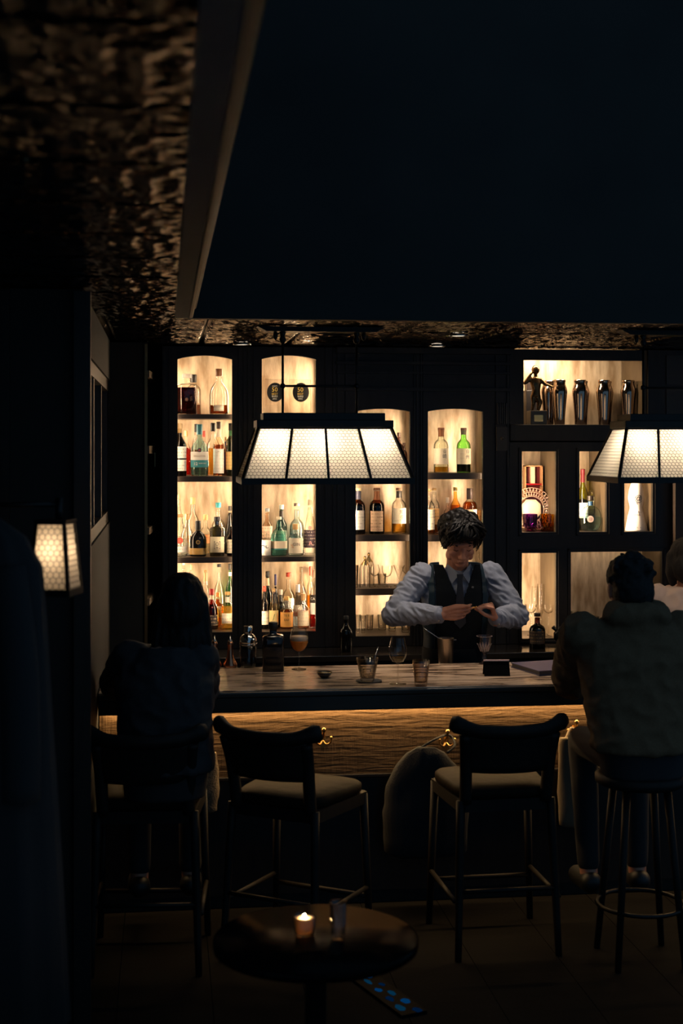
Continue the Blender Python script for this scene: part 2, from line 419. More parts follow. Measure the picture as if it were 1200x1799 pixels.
def strip(root, x, y, z0, z1, d, s, wd=0.014):
    """vertical light strip at (x, y) facing the horizontal direction d"""
    n_ = Vector((d[0], d[1], 0)).normalized(); t_ = Vector((-n_.y, n_.x, 0))*wd/2
    me = bpy.data.meshes.new('led_strip')
    me.from_pydata([(x-t_.x, y-t_.y, z0), (x+t_.x, y+t_.y, z0), (x+t_.x, y+t_.y, z1), (x-t_.x, y-t_.y, z1)], [], [(0, 1, 2, 3)])
    return link('led_strip', me, ledmat(s), root)
SHELF = {}                          # (column, cell) -> shelf top z
def niche(col, fx0, fx1, ox0, ox1, crown, side, bottom, shelves, led, label, wash=0.40):
    root = thing('shelf_niche', label, 'shelf', group='lit niches of the back bar')
    X0, X1, A, B = PX(fx0, Y0), PX(fx1, Y0), PX(ox0, Y0), PX(ox1, Y0)
    pm = (ox0+ox1)/2
    zc, zs, zbm = PZ(pm, crown, Y0), PZ(pm, side, Y0), PZ(pm, bottom, Y0)
    bm = bmesh.new()
    holed(bm, X0, X1, ZBC+0.002, zc, [(A, B, zbm, zc)], Y0, Y0+0.035)
    arch_fill(bm, A, B, zs, zc, zc, Y0, Y0+0.035)
    box(bm, (X0, Y0, zc), (X1, Y0+0.035, CEIL-0.002))
    fin('face_frame', bm, DARKWOOD, root)
    e = 0.034
    boxo('back_panel', (A-e, YB, zbm-0.02), (B+e, YB+0.015, zc+0.03), GOLDLEAF, root)
    boxo('side_panel', (A-e-0.008, Y0+0.036, zbm-0.02), (A-e, YB, zc+0.03), GOLDLEAF, root)
    boxo('side_panel', (B+e, Y0+0.036, zbm-0.02), (B+e+0.008, YB, zc+0.03), GOLDLEAF, root)
    boxo('top_panel', (A-e, Y0+0.036, zc+0.03), (B+e, YB, zc+0.042), SHELFMAT, root)
    SHELF[(col, len(shelves))] = zbm
    boxo('shelf_board', (A-e+0.001, Y0+0.036, zbm-0.03), (B+e-0.001, YB-0.001, zbm), SHELFMAT, root)
    for i, (ya, yb2) in enumerate(shelves):
        z1, z0 = PZ(pm, ya, Y0+0.06), PZ(pm, yb2, Y0+0.06)
        SHELF[(col, i)] = z1
        bm = bmesh.new(); box(bm, (A-e+0.002, Y0+0.06, z0), (B+e-0.002, YB-0.001, z1), 0.002); fin('shelf_board', bm, SHELFMAT, root)
    # vertical light strips: on the side panels near the back ('edge') or lensed ones behind the stiles aimed at the middle ('beam')
    for sgn, (mode, s) in zip((-1, 1), led):
        if mode == 'edge':
            xx = A-e+0.004 if sgn < 0 else B+e-0.004; y_ = Y0+0.235
            pts = [(xx, y_-0.011, zbm+0.015), (xx, y_+0.011, zbm+0.015), (xx, y_+0.011, zc-0.02), (xx, y_-0.011, zc-0.02)]
            if sgn > 0: pts.reverse()
            me = bpy.data.meshes.new('led_strip'); me.from_pydata(pts, [], [(0, 1, 2, 3)])
            link('led_strip', me, ledmat(s), root)
        else:
            xx = A-0.016 if sgn < 0 else B+0.016; y_ = Y0+0.042
            la = bpy.data.lights.new('led_bar', 'AREA'); la.shape = 'RECTANGLE'; la.size = 0.012; la.size_y = zc-zbm-0.06
            la.spread = math.radians(62); la.energy = s; la.color = WARM
            lo = bpy.data.objects.new('led_bar', la); COL.objects.link(lo); lo.parent = root
            lo.location = (xx, y_, (zc+zbm)/2)
            d = Vector(((A+B)/2-xx, YB-y_, 0)).normalized()
            lo.rotation_euler = Matrix((d.cross(Vector((0, 0, 1))), Vector((0, 0, 1)), -d)).transposed().to_euler()
    # slim front strips behind the stiles that wash the bottles from the front
    for sgn in (-1, 1): strip(root, A-0.012 if sgn < 0 else B+0.012, Y0+0.046, zbm+0.02, zc-0.03, (-sgn*1.0, 0.55), L*wash, 0.012)
    # vertical bead mouldings on the stiles
    for x in (X0+0.012, X1-0.012, (X0+A)/2, (X1+B)/2):
        boxo('bead', (x-0.005, Y0-0.012, ZBC+0.004), (x+0.005, Y0, CEIL-0.004), DARKWOOD, root)
    return root
L = LED_NICHE; LB = LED_BEAM
niche(1, 285, 433, 312, 408, 624.5, 631, 1111, [(727.5, 736), (837, 846.5), (979, 989)], (('edge', L*1.1), ('edge', L*1.0)), 'tall arched lit bottle niche furthest left behind the bar')
niche(2, 433.3, 590, 460, 555, 624.5, 631, 1109.5, [(727.5, 736), (837, 846.5), (978, 987)], (('beam', LB*0.35), ('edge', L*1.7)), 'tall arched lit niche with the round black award plaques on top')
n3 = niche(3, 590.3, 736, 625, 720.5, 718, 723, 1117.5, [(831, 842), (939.5, 951), (1034, 1045.5)], (('beam', LB*1.1), ('beam', LB*1.1)), 'lower arched lit niche half hidden by the near pendant lamp')
n4 = niche(4, 736.3, 895, 752, 848.5, 718, 723, 1117.5, [(831, 842), (939.5, 951), (1034, 1045.5)], (('beam', LB), ('beam', LB)), 'lower arched lit niche behind the bartender')
# cornice mouldings above the two lower niches
for root, a, b in ((n3, 590.3, 736), (n4, 736.3, 895)):
    for (ya, yb2, d) in ((612, 622, 0.06), (636, 641, 0.045), (653, 657, 0.035), (681, 687, 0.04)):
        boxo('cornice', (PX(a, Y0), Y0-d, PZ(700, yb2, Y0)), (PX(b, Y0), Y0, PZ(700, ya, Y0)), DARKWOOD, root)
# carved capital on the pilaster right of the lower niches
cp = thing('pilaster_capital', 'small carved dark capital on the pilaster left of the shakers', 'ornament')
for k in range(5):
    x = PX(872+k*3.6, Y0); boxo('flute', (x, Y0-0.030, PZ(880, 745, Y0)), (x+0.008, Y0, PZ(880, 708, Y0)), FRAMEM, cp)
boxo('plaque', (PX(871, Y0), Y0-0.028, PZ(880, 792, Y0)), (PX(889, Y0), Y0, PZ(880, 750, Y0)), FRAMEM, cp)
bm = bmesh.new(); bmesh.ops.create_uvsphere(bm, u_segments=12, v_segments=8, radius=0.011, matrix=Matrix.Translation((PX(880, Y0), Y0-0.03, PZ(880, 770, Y0)))); fin('rosette', bm, FRAMEM, cp, True)

# right-hand side: open shelf above, glazed-looking compartments below
rc = thing('back_bar_cabinet', 'dark cabinet of square lit compartments at the right of the back bar', 'cabinet')
RX0, RX1 = PX(895.3, Y0), PX(1178, Y0)
def zr(py, px=1000): return PZ(px, py, Y0)
comps = [('a', 917, 977, 793, 935), ('b', 1018, 1066, 793, 935), ('c', 1097, 1147, 793, 935), ('d', 917, 977, 971, 1121), ('e', 1003, 1163, 970, 1107)]
bm = bmesh.new()
holes = [(PX(a, Y0), PX(b, Y0), zr(d), zr(c)) for (_, a, b, c, d) in comps]
holed(bm, RX0, RX1, ZBC+0.002, zr(777), holes, Y0, Y0+0.03)
fin('face_frame', bm, DARKWOOD, rc)
RIGHT = {}
for (nm, a, b, c, d) in comps:
    A, B, z0, z1 = PX(a, Y0), PX(b, Y0), zr(d), zr(c)
    RIGHT[nm] = z0
    le = 0.10 if nm == 'a' else 0.03
    boxo('back_panel', (A-le, YB, z0-0.01), (B+0.01, YB+0.012, z1+0.03), GOLDLEAF, rc)
    boxo('side_panel', (A-le-0.008, Y0+0.037, z0-0.01), (A-le, YB, z1+0.03), GOLDLEAF, rc)
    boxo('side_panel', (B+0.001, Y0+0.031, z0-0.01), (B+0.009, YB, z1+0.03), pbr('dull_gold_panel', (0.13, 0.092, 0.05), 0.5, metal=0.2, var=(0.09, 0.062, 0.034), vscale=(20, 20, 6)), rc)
    boxo('shelf_board', (A-le, Y0+0.031, z0-0.02), (B+0.01, YB, z0), SHELFMAT, rc)
    boxo('top_panel', (A-le, Y0+0.031, z1+0.03), (B+0.01, YB, z1+0.04), SHELFMAT, rc)
    # door frame mouldings
    for (lo, hi) in (((A-0.02, z0-0.02), (A-0.012, z1+0.02)), ((B+0.012, z0-0.02), (B+0.02, z1+0.02)), ((A-0.02, z1+0.012), (B+0.02, z1+0.02)), ((A-0.02, z0-0.02), (B+0.02, z0-0.012))):
        boxo('door_moulding', (lo[0], Y0-0.01, lo[1]), (hi[0], Y0, hi[1]), DARKWOOD, rc)
    s = {'a': 2.2, 'b': 2.3, 'c': 2.3, 'd': 3.0, 'e': 0.12}[nm]
    strip(rc, A-0.012, Y0+0.042, z0+0.02, z1, (0.8, 0.6), L*s)
    if nm in 'e':
        me = bpy.data.meshes.new('led_strip'); zz = z1+0.012
        me.from_pydata([(A, Y0+0.034, zz-0.006), (B, Y0+0.034, zz-0.006), (B, Y0+0.034, zz+0.006), (A, Y0+0.034, zz+0.006)], [], [(3, 2, 1, 0)])
        link('led_strip', me, ledmat(L*0.3), rc)
# open display shelf
us = thing('display_shelf', 'open lit shelf holding a row of metal shakers at upper right', 'shelf')
SX0, SX1 = PX(920, Y0), PX(1131, Y0)
zs0, zs1 = PZ(1000, 746, Y0+0.01), PZ(1000, 633, Y0)
YS = 8.62
boxo('back_panel', (SX0-0.03, YS, zs0-0.01), (SX1+0.001, YS+0.012, CEIL-0.003), GOLDLEAF, us)
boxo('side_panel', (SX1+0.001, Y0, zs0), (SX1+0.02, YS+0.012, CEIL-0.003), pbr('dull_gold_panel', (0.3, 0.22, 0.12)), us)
boxo('side_panel', (RX0+0.001, Y0+0.001, zs0), (SX0, Y0+0.035, CEIL-0.003), DARKWOOD, us)
boxo('side_panel', (SX0-0.04, Y0+0.036, zs0), (SX0-0.03, YS, CEIL-0.003), GOLDLEAF, us)
boxo('shelf_board', (RX0+0.001, Y0-0.012, PZ(1000, 775, Y0)), (SX1+0.02, YS-0.001, zs0), DARKWOOD, us, 0.004)
boxo('top_rail', (SX0, Y0, zs1), (SX1, Y0+0.03, CEIL-0.003), DARKWOOD, us)
SHELF['top'] = zs0
me = bpy.data.meshes.new('led_strip')
me.from_pydata([(SX0+0.01, Y0+0.05, zs1+0.02), (PX(1052, Y0), Y0+0.05, zs1+0.02), (PX(1052, Y0), Y0+0.066, zs1+0.032), (SX0+0.01, Y0+0.066, zs1+0.032)], [], [(3, 2, 1, 0)])
link('led_strip', me, ledmat(L*3.4), us)
# pillar at the far right
pl = thing('wall_pillar', None, None, kind='structure')
boxo('shaft', (RX1+0.002, Y0-0.08, 0.0), (PX(1330, Y0), 8.9, PZ(1190, 770, Y0)), pbr('brown_plaster', (0.075, 0.045, 0.028), 0.6, var=(0.05, 0.03, 0.02), vscale=(5, 5, 5)), pl)
boxo('shaft_upper', (SX1+0.021, Y0-0.02, PZ(1190, 769, Y0)), (PX(1330, Y0), 8.9, CEIL-0.003), DARKWOOD, pl)
for (ya, yb2) in ((625, 676), (684, 752)): boxo('inset_panel', (PX(1168, Y0), Y0-0.03, PZ(1190, yb2, Y0)), (PX(1240, Y0), Y0-0.02, PZ(1190, ya, Y0)), FRAMEM, pl)
# lower back counter
bc = thing('back_counter', 'dark low back counter running under the lit niches', 'counter')
BX0, BX1 = PX(287, Y0), RX1
boxo('worktop', (BX0, 7.86, ZBC-0.035), (BX1, Y0+0.03, ZBC), pbr('polished_dark_top', (0.02, 0.016, 0.013), 0.18, coat=0.3), bc, 0.004)
for k in range(9):
    a = BX0+0.005+(BX1-BX0-0.01)*k/9; b = BX0+0.005+(BX1-BX0-0.01)*(k+1)/9
    d = boxo('door', (a+0.004, 7.90, 0.10), (b-0.004, 7.925, ZBC-0.045), DARKWOOD, bc, 0.003)
    boxo('handle', (b-0.05, 7.875, 0.60), (b-0.038, 7.90, 0.72), BLACKMETAL, d)
boxo('body', (BX0, 7.926, 0.0), (BX1, Y0+0.02, ZBC-0.036), DARKWOOD, bc)

# ================================================================== bar
def stonemat():
    m, nt, out = newmat('veined_counter')
    b = N(nt, 'ShaderNodeBsdfPrincipled'); b.inputs['Roughness'].default_value = 0.22; b.inputs['Specular IOR Level'].default_value = 0.55
    tc = N(nt, 'ShaderNodeTexCoord'); mp = N(nt, 'ShaderNodeMapping'); mp.inputs['Scale'].default_value = (2.2, 15, 6)
    nz = N(nt, 'ShaderNodeTexNoise'); nz.inputs['Scale'].default_value = 1.6; nz.inputs['Detail'].default_value = 7; nz.inputs['Distortion'].default_value = 0.9
    rp = N(nt, 'ShaderNodeValToRGB'); el = rp.color_ramp.elements
    el[0].position = 0.34; el[0].color = (0.05, 0.03, 0.02, 1); el[1].position = 0.72; el[1].color = (0.60, 0.44, 0.31, 1)
    for p, c in ((0.42, (0.17, 0.105, 0.066, 1)), (0.47, (0.42, 0.29, 0.19, 1)), (0.60, (0.54, 0.39, 0.27, 1))):
        e = el.new(p); e.color = c
    nt.links.new(tc.outputs['Object'], mp.inputs[0]); nt.links.new(mp.outputs[0], nz.inputs[0]); nt.links.new(nz.outputs[0], rp.inputs[0])
    nt.links.new(rp.outputs[0], b.inputs['Base Color'])
    bp = N(nt, 'ShaderNodeBump'); bp.inputs['Strength'].default_value = 0.05; nt.links.new(nz.outputs[0], bp.inputs['Height']); nt.links.new(bp.outputs[0], b.inputs['Normal'])
    nt.links.new(b.outputs[0], out.inputs[0]); return m
def sawnmat():
    m, nt, out = newmat('rough_sawn_panel')
    b = N(nt, 'ShaderNodeBsdfPrincipled'); b.inputs['Roughness'].default_value = 0.6; b.inputs['Specular IOR Level'].default_value = 0.3
    tc = N(nt, 'ShaderNodeTexCoord')
    mp = N(nt, 'ShaderNodeMapping'); mp.inputs['Scale'].default_value = (2.5, 1, 22)
    nz = N(nt, 'ShaderNodeTexNoise'); nz.inputs['Scale'].default_value = 2.0; nz.inputs['Detail'].default_value = 6; nz.inputs['Distortion'].default_value = 0.7
    rp = N(nt, 'ShaderNodeValToRGB'); rp.color_ramp.elements[0].position = 0.3; rp.color_ramp.elements[1].position = 0.7
    rp.color_ramp.elements[0].color = (0.065, 0.038, 0.018, 1); rp.color_ramp.elements[1].color = (0.125, 0.075, 0.036, 1)
    nt.links.new(tc.outputs['Object'], mp.inputs[0]); nt.links.new(mp.outputs[0], nz.inputs[0]); nt.links.new(nz.outputs[0], rp.inputs[0]); nt.links.new(rp.outputs[0], b.inputs['Base Color'])
    mp2 = N(nt, 'ShaderNodeMapping'); mp2.inputs['Scale'].default_value = (55, 1, 5)
    n2 = N(nt, 'ShaderNodeTexNoise'); n2.inputs['Scale'].default_value = 1.0; n2.inputs['Detail'].default_value = 3
    nt.links.new(tc.outputs['Object'], mp2.inputs[0]); nt.links.new(mp2.outputs[0], n2.inputs[0])
    ad = N(nt, 'ShaderNodeMath', operation='ADD'); nt.links.new(n2.outputs[0], ad.inputs[0]); nt.links.new(nz.outputs[0], ad.inputs[1])
    bp = N(nt, 'ShaderNodeBump'); bp.inputs['Strength'].default_value = 0.55; bp.inputs['Distance'].default_value = 0.012
    nt.links.new(ad.outputs[0], bp.inputs['Height']); nt.links.new(bp.outputs[0], b.inputs['Normal'])
    nt.links.new(b.outputs[0], out.inputs[0]); return m
bar_ = thing('bar_counter', 'long bar counter with veined polished top and lit sawn-wood front', 'bar counter')
CX0, CX1 = XL2+0.005, 3.75
boxo('countertop', (CX0, 6.405, CT-0.03), (CX1, 7.09, CT), stonemat(), bar_, 0.004)
EDGE = pbr('dark_counter_edge', (0.035, 0.024, 0.017), 0.3, coat=0.3, var=(0.05, 0.034, 0.022), vscale=(2, 30, 30))
ZSB = PZ(650, 1247.5, 6.39)
boxo('apron', (CX0, 6.392, ZSB), (CX1, 6.47, CT-0.031), EDGE, bar_, 0.005)
boxo('nosing', (CX0, 6.380, CT-0.030), (CX1, 6.404, CT-0.004), EDGE, bar_, 0.006)
boxo('lower_shade_panel', (CX0, 6.545, 0.06), (CX1, 6.57, 0.585), DARKWOOD, bar_)  # dark panel added to stand in for shade low on the bar front
boxo('shade_panel_rail', (CX0, 6.532, 0.586), (CX1, 6.57, 0.604), DARKWOOD, bar_, 0.004)  # added strip where the painted shade begins
boxo('front_panel', (CX0, 6.54, 0.605), (CX1, 6.57, CT-0.031), sawnmat(), bar_)
boxo('plinth', (CX0, 6.56, 0.0), (CX1, 6.62, 0.058), DARKWOOD, bar_)
boxo('rear_panel', (CX0, 7.05, 0.0), (CX1, 7.08, CT-0.031), DARKWOOD, bar_)
boxo('work_ledge', (CX0+0.2, 7.081, CT-0.075), (CX1, 7.26, CT-0.055), pbr('steel_ledge', (0.05, 0.05, 0.05), 0.35, metal=0.9), bar_, 0.002)
ZLED = ZSB+0.012
me = bpy.data.meshes.new('led_strip')
me.from_pydata([(CX0+0.02, 6.515, ZLED), (CX1-0.02, 6.515, ZLED), (CX1-0.02, 6.525, ZLED), (CX0+0.02, 6.525, ZLED)], [], [(0, 3, 2, 1)])
boxo('led_channel', (CX0+0.01, 6.471, ZLED+0.001), (CX1-0.01, 6.54, ZLED+0.012), DARKWOOD, bar_)
link('led_strip', me, emit('bar_led', (1.0, 0.63, 0.28), LED_BAR), bar_)

# ================================================================== pendant lamps
def shademat():
    m, nt, out = newmat('lamp_paper')
    t = N(nt, 'ShaderNodeBsdfTranslucent'); t.inputs[0].default_value = (0.95, 0.88, 0.76, 1)
    d = N(nt, 'ShaderNodeBsdfDiffuse'); d.inputs[0].default_value = (0.85, 0.78, 0.66, 1)
    mx = N(nt, 'ShaderNodeMixShader'); mx.inputs[0].default_value = 0.45
    nt.links.new(t.outputs[0], mx.inputs[1]); nt.links.new(d.outputs[0], mx.inputs[2]); nt.links.new(mx.outputs[0], out.inputs[0]); return m
SHADE = shademat()
WIRE = pbr('honeycomb_wire', (0.10, 0.075, 0.05), 0.5, metal=0.5)
BULBM = emit('bulb_glow', (1.0, 0.80, 0.57), BULB)
def hexmesh(name, q, parent, cw, wd):
    """honeycomb wire mesh lying just outside quad q = bl, br, tr, tl"""
    bl, br, tr, tl = q
    ux = (br-bl).normalized(); mid = (tl+tr)/2-(bl+br)/2; uv = (mid-ux*mid.dot(ux)).normalized(); nn = ux.cross(uv)
    Wb = (br-bl).length; H = mid.dot(uv); xtl = (tl-bl).dot(ux); xtr = (tr-bl).dot(ux)
    s = cw/math.sqrt(3)
    bm = bmesh.new()
    def inside(x, y): 
        t = y/H
        return 0 <= y <= H and xtl*t <= x <= Wb+(xtr-Wb)*t
    seen = set()
    for j in range(-1, int(H/(1.5*s))+2):
        for i in range(-1, int(Wb/cw)+3):
            cx = i*cw+(0.5*cw if j % 2 else 0); cy = j*1.5*s
            ps = [(cx+s*math.sin(PI/3*k), cy+s*math.cos(PI/3*k)) for k in range(6)]
            for k in range(6):
                a, b = ps[k], ps[(k+1) % 6]
                key = (round((a[0]+b[0])*5e3), round((a[1]+b[1])*5e3))
                if key in seen: continue
                seen.add(key)
                ia, ib = inside(*a), inside(*b)
                if not (ia or ib): continue
                if not ia or not ib:          # shorten at the frame
                    p, r = (a, b) if ia else (b, a); lo_, hi_ = 0.0, 1.0
                    for _ in range(5):
                        m_ = (lo_+hi_)/2
                        if inside(p[0]+(r[0]-p[0])*m_, p[1]+(r[1]-p[1])*m_): lo_ = m_
                        else: hi_ = m_
                    a, b = p, (p[0]+(r[0]-p[0])*lo_, p[1]+(r[1]-p[1])*lo_)
                    if lo_ < 0.1: continue
                A = bl+ux*a[0]+uv*a[1]+nn*0.002; B = bl+ux*b[0]+uv*b[1]+nn*0.002
                bar(bm, A, B, wd, wd*0.8, nn)
    return tag(fin(name, bm, WIRE, parent), kind='stuff')
def shade(root, wb, db, wt, dt, zb_, zt_, nw, nd, cw, fw, wd):
    """open-bottomed truncated pyramid: panels, wire mesh, frame bars.  half sizes wb, db (bottom) wt, dt (top)"""
    C = {}
    for sx in (-1, 1):
        for sy in (-1, 1): C[(sx, sy)] = (V(sx*wb, sy*db, zb_), V(sx*wt, sy*dt, zt_))
    fr = bmesh.new()
    for k, (a, b) in C.items(): bar(fr, a, b, fw*1.3, fw*1.3)
    for (k1, k2, n) in (((-1, -1), (1, -1), nw), ((1, 1), (-1, 1), nw), ((1, -1), (1, 1), nd), ((-1, 1), (-1, -1), nd)):
        bl, tl = C[k1]; br, tr = C[k2]
        for i in range(n):
            q = [bl.lerp(br, i/n), bl.lerp(br, (i+1)/n), tl.lerp(tr, (i+1)/n), tl.lerp(tr, i/n)]
            me = bpy.data.meshes.new('shade_panel'); me.from_pydata([tuple(p) for p in q], [], [(0, 1, 2, 3)])
            p = link('shade_panel', me, SHADE, root)
            hexmesh('wire_mesh', q, p, cw, wd)
            if i: bar(fr, q[0], q[3], fw)
        d = (br-bl).normalized(); up = V(0, 0, 1)
        bar(fr, bl-d*fw*0.6+up*(-fw*0.6), br+d*fw*0.6+up*(-fw*0.6), fw*1.4, fw*2.6)
        bar(fr, tl-d*fw*0.6, tr+d*fw*0.6, fw*1.4, fw*1.4)
    fin('shade_frame', fr, BLACKMETAL, root)
YL = 6.85
xl_, xr_ = PX(427, 6.6), PX(726, 6.6); LXC = (xl_+xr_)/2; WB = (xr_-xl_)/2
zlb = PZ(575, 843, 6.6); zlt = PZ(575, 751, 6.74)
WT = (PX(687, 6.74)-PX(456, 6.74))/2
def pendant(label):
    root = thing('pendant_lamp', label, 'lamp', (LXC, YL, zlb), group='pendant lamps over the bar')
    H = zlt-zlb
    shade(root, WB, 0.25, WT, 0.11, 0.0, H, 4, 1, 0.0185, 0.011, 0.0016)
    bm = bmesh.new(); box(bm, (-WT-0.012, -0.125, H), (WT+0.012, 0.125, H+0.035), 0.003); box(bm, (-WT+0.02, -0.10, H+0.033), (WT-0.025, 0.10, H+0.07), 0.003)
    fin('cap', bm, BLACKMETAL, root)
    zc_ = CEIL-zlb
    rods = (-0.195, 0.165)
    for x in rods:
        tubeo('rod', [(x, 0, H+0.06), (x, 0, zc_-0.03)], 0.006, BLACKMETAL, root)
        latheo('finial', [(0.0, zc_-0.085), (0.012, zc_-0.075), (0.018, zc_-0.06), (0.01, zc_-0.045), (0.016, zc_-0.03), (0.016, zc_-0.022)], BLACKMETAL, root, 10, off=(x, 0, 0))
        latheo('finial', [(0.0, zc_-0.065), (0.010, zc_-0.055), (0.012, zc_-0.04), (0.008, zc_-0.022)], BLACKMETAL, root, 10, off=(x-0.035 if x < 0 else x+0.035, 0, 0))
        bm = bmesh.new(); bmesh.ops.create_uvsphere(bm, u_segments=10, v_segments=8, radius=0.014, matrix=Matrix.Translation((x, 0, PZ(500, 678, YL)-zlb))); fin('knuckle', bm, BLACKMETAL, root, True)
    tubeo('crossbar', [(rods[0], 0, PZ(500, 678, YL)-zlb), (rods[1], 0, PZ(500, 678, YL)-zlb)], 0.0055, BLACKMETAL, root)
    bm = bmesh.new(); prism(bm, [(-0.32, zc_-0.001), (0.30, zc_-0.001), (0.255, zc_-0.024), (-0.275, zc_-0.024)], 'y', -0.05, 0.05); fin('ceiling_plate', bm, BLACKMETAL, root)
    for x in (-0.245, -0.01, 0.24):
        bm = bmesh.new(); bmesh.ops.create_icosphere(bm, subdivisions=2, radius=0.028, matrix=Matrix.Translation((x, -0.06, H*0.60))); b = fin('bulb', bm, BULBM, root, True)
        latheo('socket', [(0.014, H*0.62+0.028), (0.014, H-0.001)], BLACKMETAL, b, 10, off=(x, -0.06, 0))
    return root
lamp = pendant('black-framed pendant lamp of four honeycomb panels hanging over mid bar')
dx_l = PX(1088, 6.6)-xl_
dup(lamp, (LXC+dx_l, YL, zlb), label='pendant lamp cut off by the right edge, in front of the metal shakers')
# wall sconce
sq = P(97, 975, 4.3)
sc = thing('wall_sconce', 'small wall sconce with square honeycomb shade on the left wall', 'lamp', (sq.x, 4.3, 0), math.radians(-15))
zsb, zst = PZ(97, 1036, 4.3), PZ(97, 917, 4.3)
shade(sc, 0.060, 0.060, 0.042, 0.042, zsb, zst, 1, 1, 0.0185, 0.008, 0.0016)
boxo('cap', (-0.05, -0.05, zst), (0.05, 0.05, zst+0.008), BLACKMETAL, sc)
tubeo('stem', [(0.012, 0, zst), (0.012, 0, zst+0.072)], 0.012, BLACKMETAL, sc)
tubeo('arm', [(0.012, 0, zst+0.052), (-0.24, -0.065, zst+0.052)], 0.008, BLACKMETAL, sc)
bm = bmesh.new(); prism(bm, [(-0.255, zst-0.05), (-0.235, zst-0.05), (-0.235, zst+0.10), (-0.255, zst+0.10)], 'y', -0.10, -0.03); fin('wall_plate', bm, pbr('aged_brass', (0.25, 0.17, 0.08), 0.35, metal=0.8), sc)
bm = bmesh.new(); bmesh.ops.create_icosphere(bm, subdivisions=2, radius=0.02, matrix=Matrix.Translation((0.0, 0, zsb+(zst-zsb)*0.58))); fin('bulb', bm, emit('sconce_glow', (1.0, 0.70, 0.42), BULB*0.24), sc, True)

# recessed downlight in the ceiling above the bartender's hands (and two more along the back bar)
def downlight(px, Y, energy, label, ang):
    r = thing('downlight', label, 'lamp', (PX(px, Y), Y, CEIL-0.012), 0, 'recessed ceiling downlights')
    latheo('trim_ring', [(0.050, 0.0), (0.052, 0.004), (0.050, 0.012), (0.034, 0.012), (0.034, 0.002)], pbr('steel_ring', (.5, .48, .45), .25, metal=1.0), r, 24, cap=False)
    latheo('lens', [(0.0, 0.010), (0.033, 0.010), (0.033, 0.011)], emit('downlight_lens', (1.0, .86, .70), 2.0), r, 20)
    la = bpy.data.lights.new('spot', 'SPOT'); la.energy = energy; la.color = (1.0, .83, .68); la.spot_size = math.radians(ang); la.spot_blend = .6; la.shadow_soft_size = .03
    lo = bpy.data.objects.new('spot', la); COL.objects.link(lo); lo.parent = r; lo.location = (0, 0, -0.004)
    return r
downlight(805, 7.17, SPOT, 'recessed ceiling downlight right above the bartender\'s hands', 60)
downlight(425, 7.93, 0.6, 'recessed ceiling downlight between the two left niches', 40)
downlight(768, 7.93, 0.6, 'recessed ceiling downlight above the gap of the lower niches', 40)
# ================================================================== bottles and glasses
PROF = {
 'round': [(.90, 0), (1, .012), (1, .56), (.97, .62), (.86, .675), (.62, .715), (.44, .745), (.40, .775), (.37, .90), (.40, .905), (.40, 1)],
 'tall':  [(.92, 0), (1, .012), (1, .56), (.94, .61), (.72, .66), (.48, .71), (.36, .76), (.33, .90), (.37, .905), (.37, 1)],
 'squat': [(.92, 0), (1, .012), (1, .50), (.96, .56), (.80, .62), (.55, .66), (.36, .69), (.33, .86), (.37, .87), (.37, 1)],
 'square': [(.95, 0), (1, .012), (1, .60), (.95, .64), (.74, .67), (.45, .695), (.34, .72), (.32, .88), (.36, .89), (.36, 1)],
 'bulb':  [(.90, 0), (1, .02), (1, .30), (1, .42), (.92, .52), (.74, .61), (.48, .68), (.34, .715), (.30, .75), (.29, .85), (.33, .86), (.33, 1)],
 'flask': [(.86, 0), (.95, .02), (1, .25), (1, .45), (.92, .55), (.70, .63), (.42, .69), (.28, .73), (.26, .88), (.30, .89), (.30, 1)],
 'champ': [(.93, 0), (1, .015), (1, .34), (.94, .44), (.76, .56), (.54, .68), (.38, .78), (.31, .86), (.31, .95), (.35, .955), (.35, 1)],
 'deco':  [(.95, 0), (1, .012), (1, .62), (.98, .70), (.88, .735), (.40, .755), (.34, .77), (.34, .90), (.40, .905), (.40, 1)],
 'disc':  [(.52, 0), (.62, .012), (.84, .10), (.97, .22), (1, .34), (.97, .46), (.84, .58), (.58, .67), (.26, .71), (.23, .74), (.23, .86), (.27, .87), (.27, 1)],
 'frost': [(.92, 0), (1, .012), (1, .48), (.96, .55), (.80, .62), (.52, .68), (.34, .74), (.28, .80), (.27, .97), (.31, .975), (.31, 1)],
}
SQ = {'square': 7.0, 'deco': 3.2}
def rad_at(prof, z):
    for (r0, z0), (r1, z1) in zip(prof, prof[1:]):
        if z0 <= z <= z1: return r0+(r1-r0)*((z-z0)/max(1e-6, z1-z0))
    return prof[-1][0]
ROWY = {'f': Y0+0.150, 'm': Y0+0.222, 'b': Y0+0.298}
CLEAR = (0.97, 0.97, 0.94); AMBER = (0.80, 0.42, 0.10); GOLD = (0.92, 0.66, 0.22); BROWN = (0.38, 0.15, 0.04); BLACKG = (0.03, 0.025, 0.02)
TEAL = (0.45, 0.80, 0.82); GREEN = (0.35, 0.72, 0.22); DKGREEN = (0.06, 0.16, 0.06); WATER = (0.95, 0.96, 0.93); RED = (0.62, 0.06, 0.02)
CREAM = (0.84, 0.76, 0.60); WHITE = (0.88, 0.85, 0.78); TAN = (0.72, 0.52, 0.28); CORK = (0.62, 0.38, 0.16); BLK = (0.012, 0.011, 0.010)
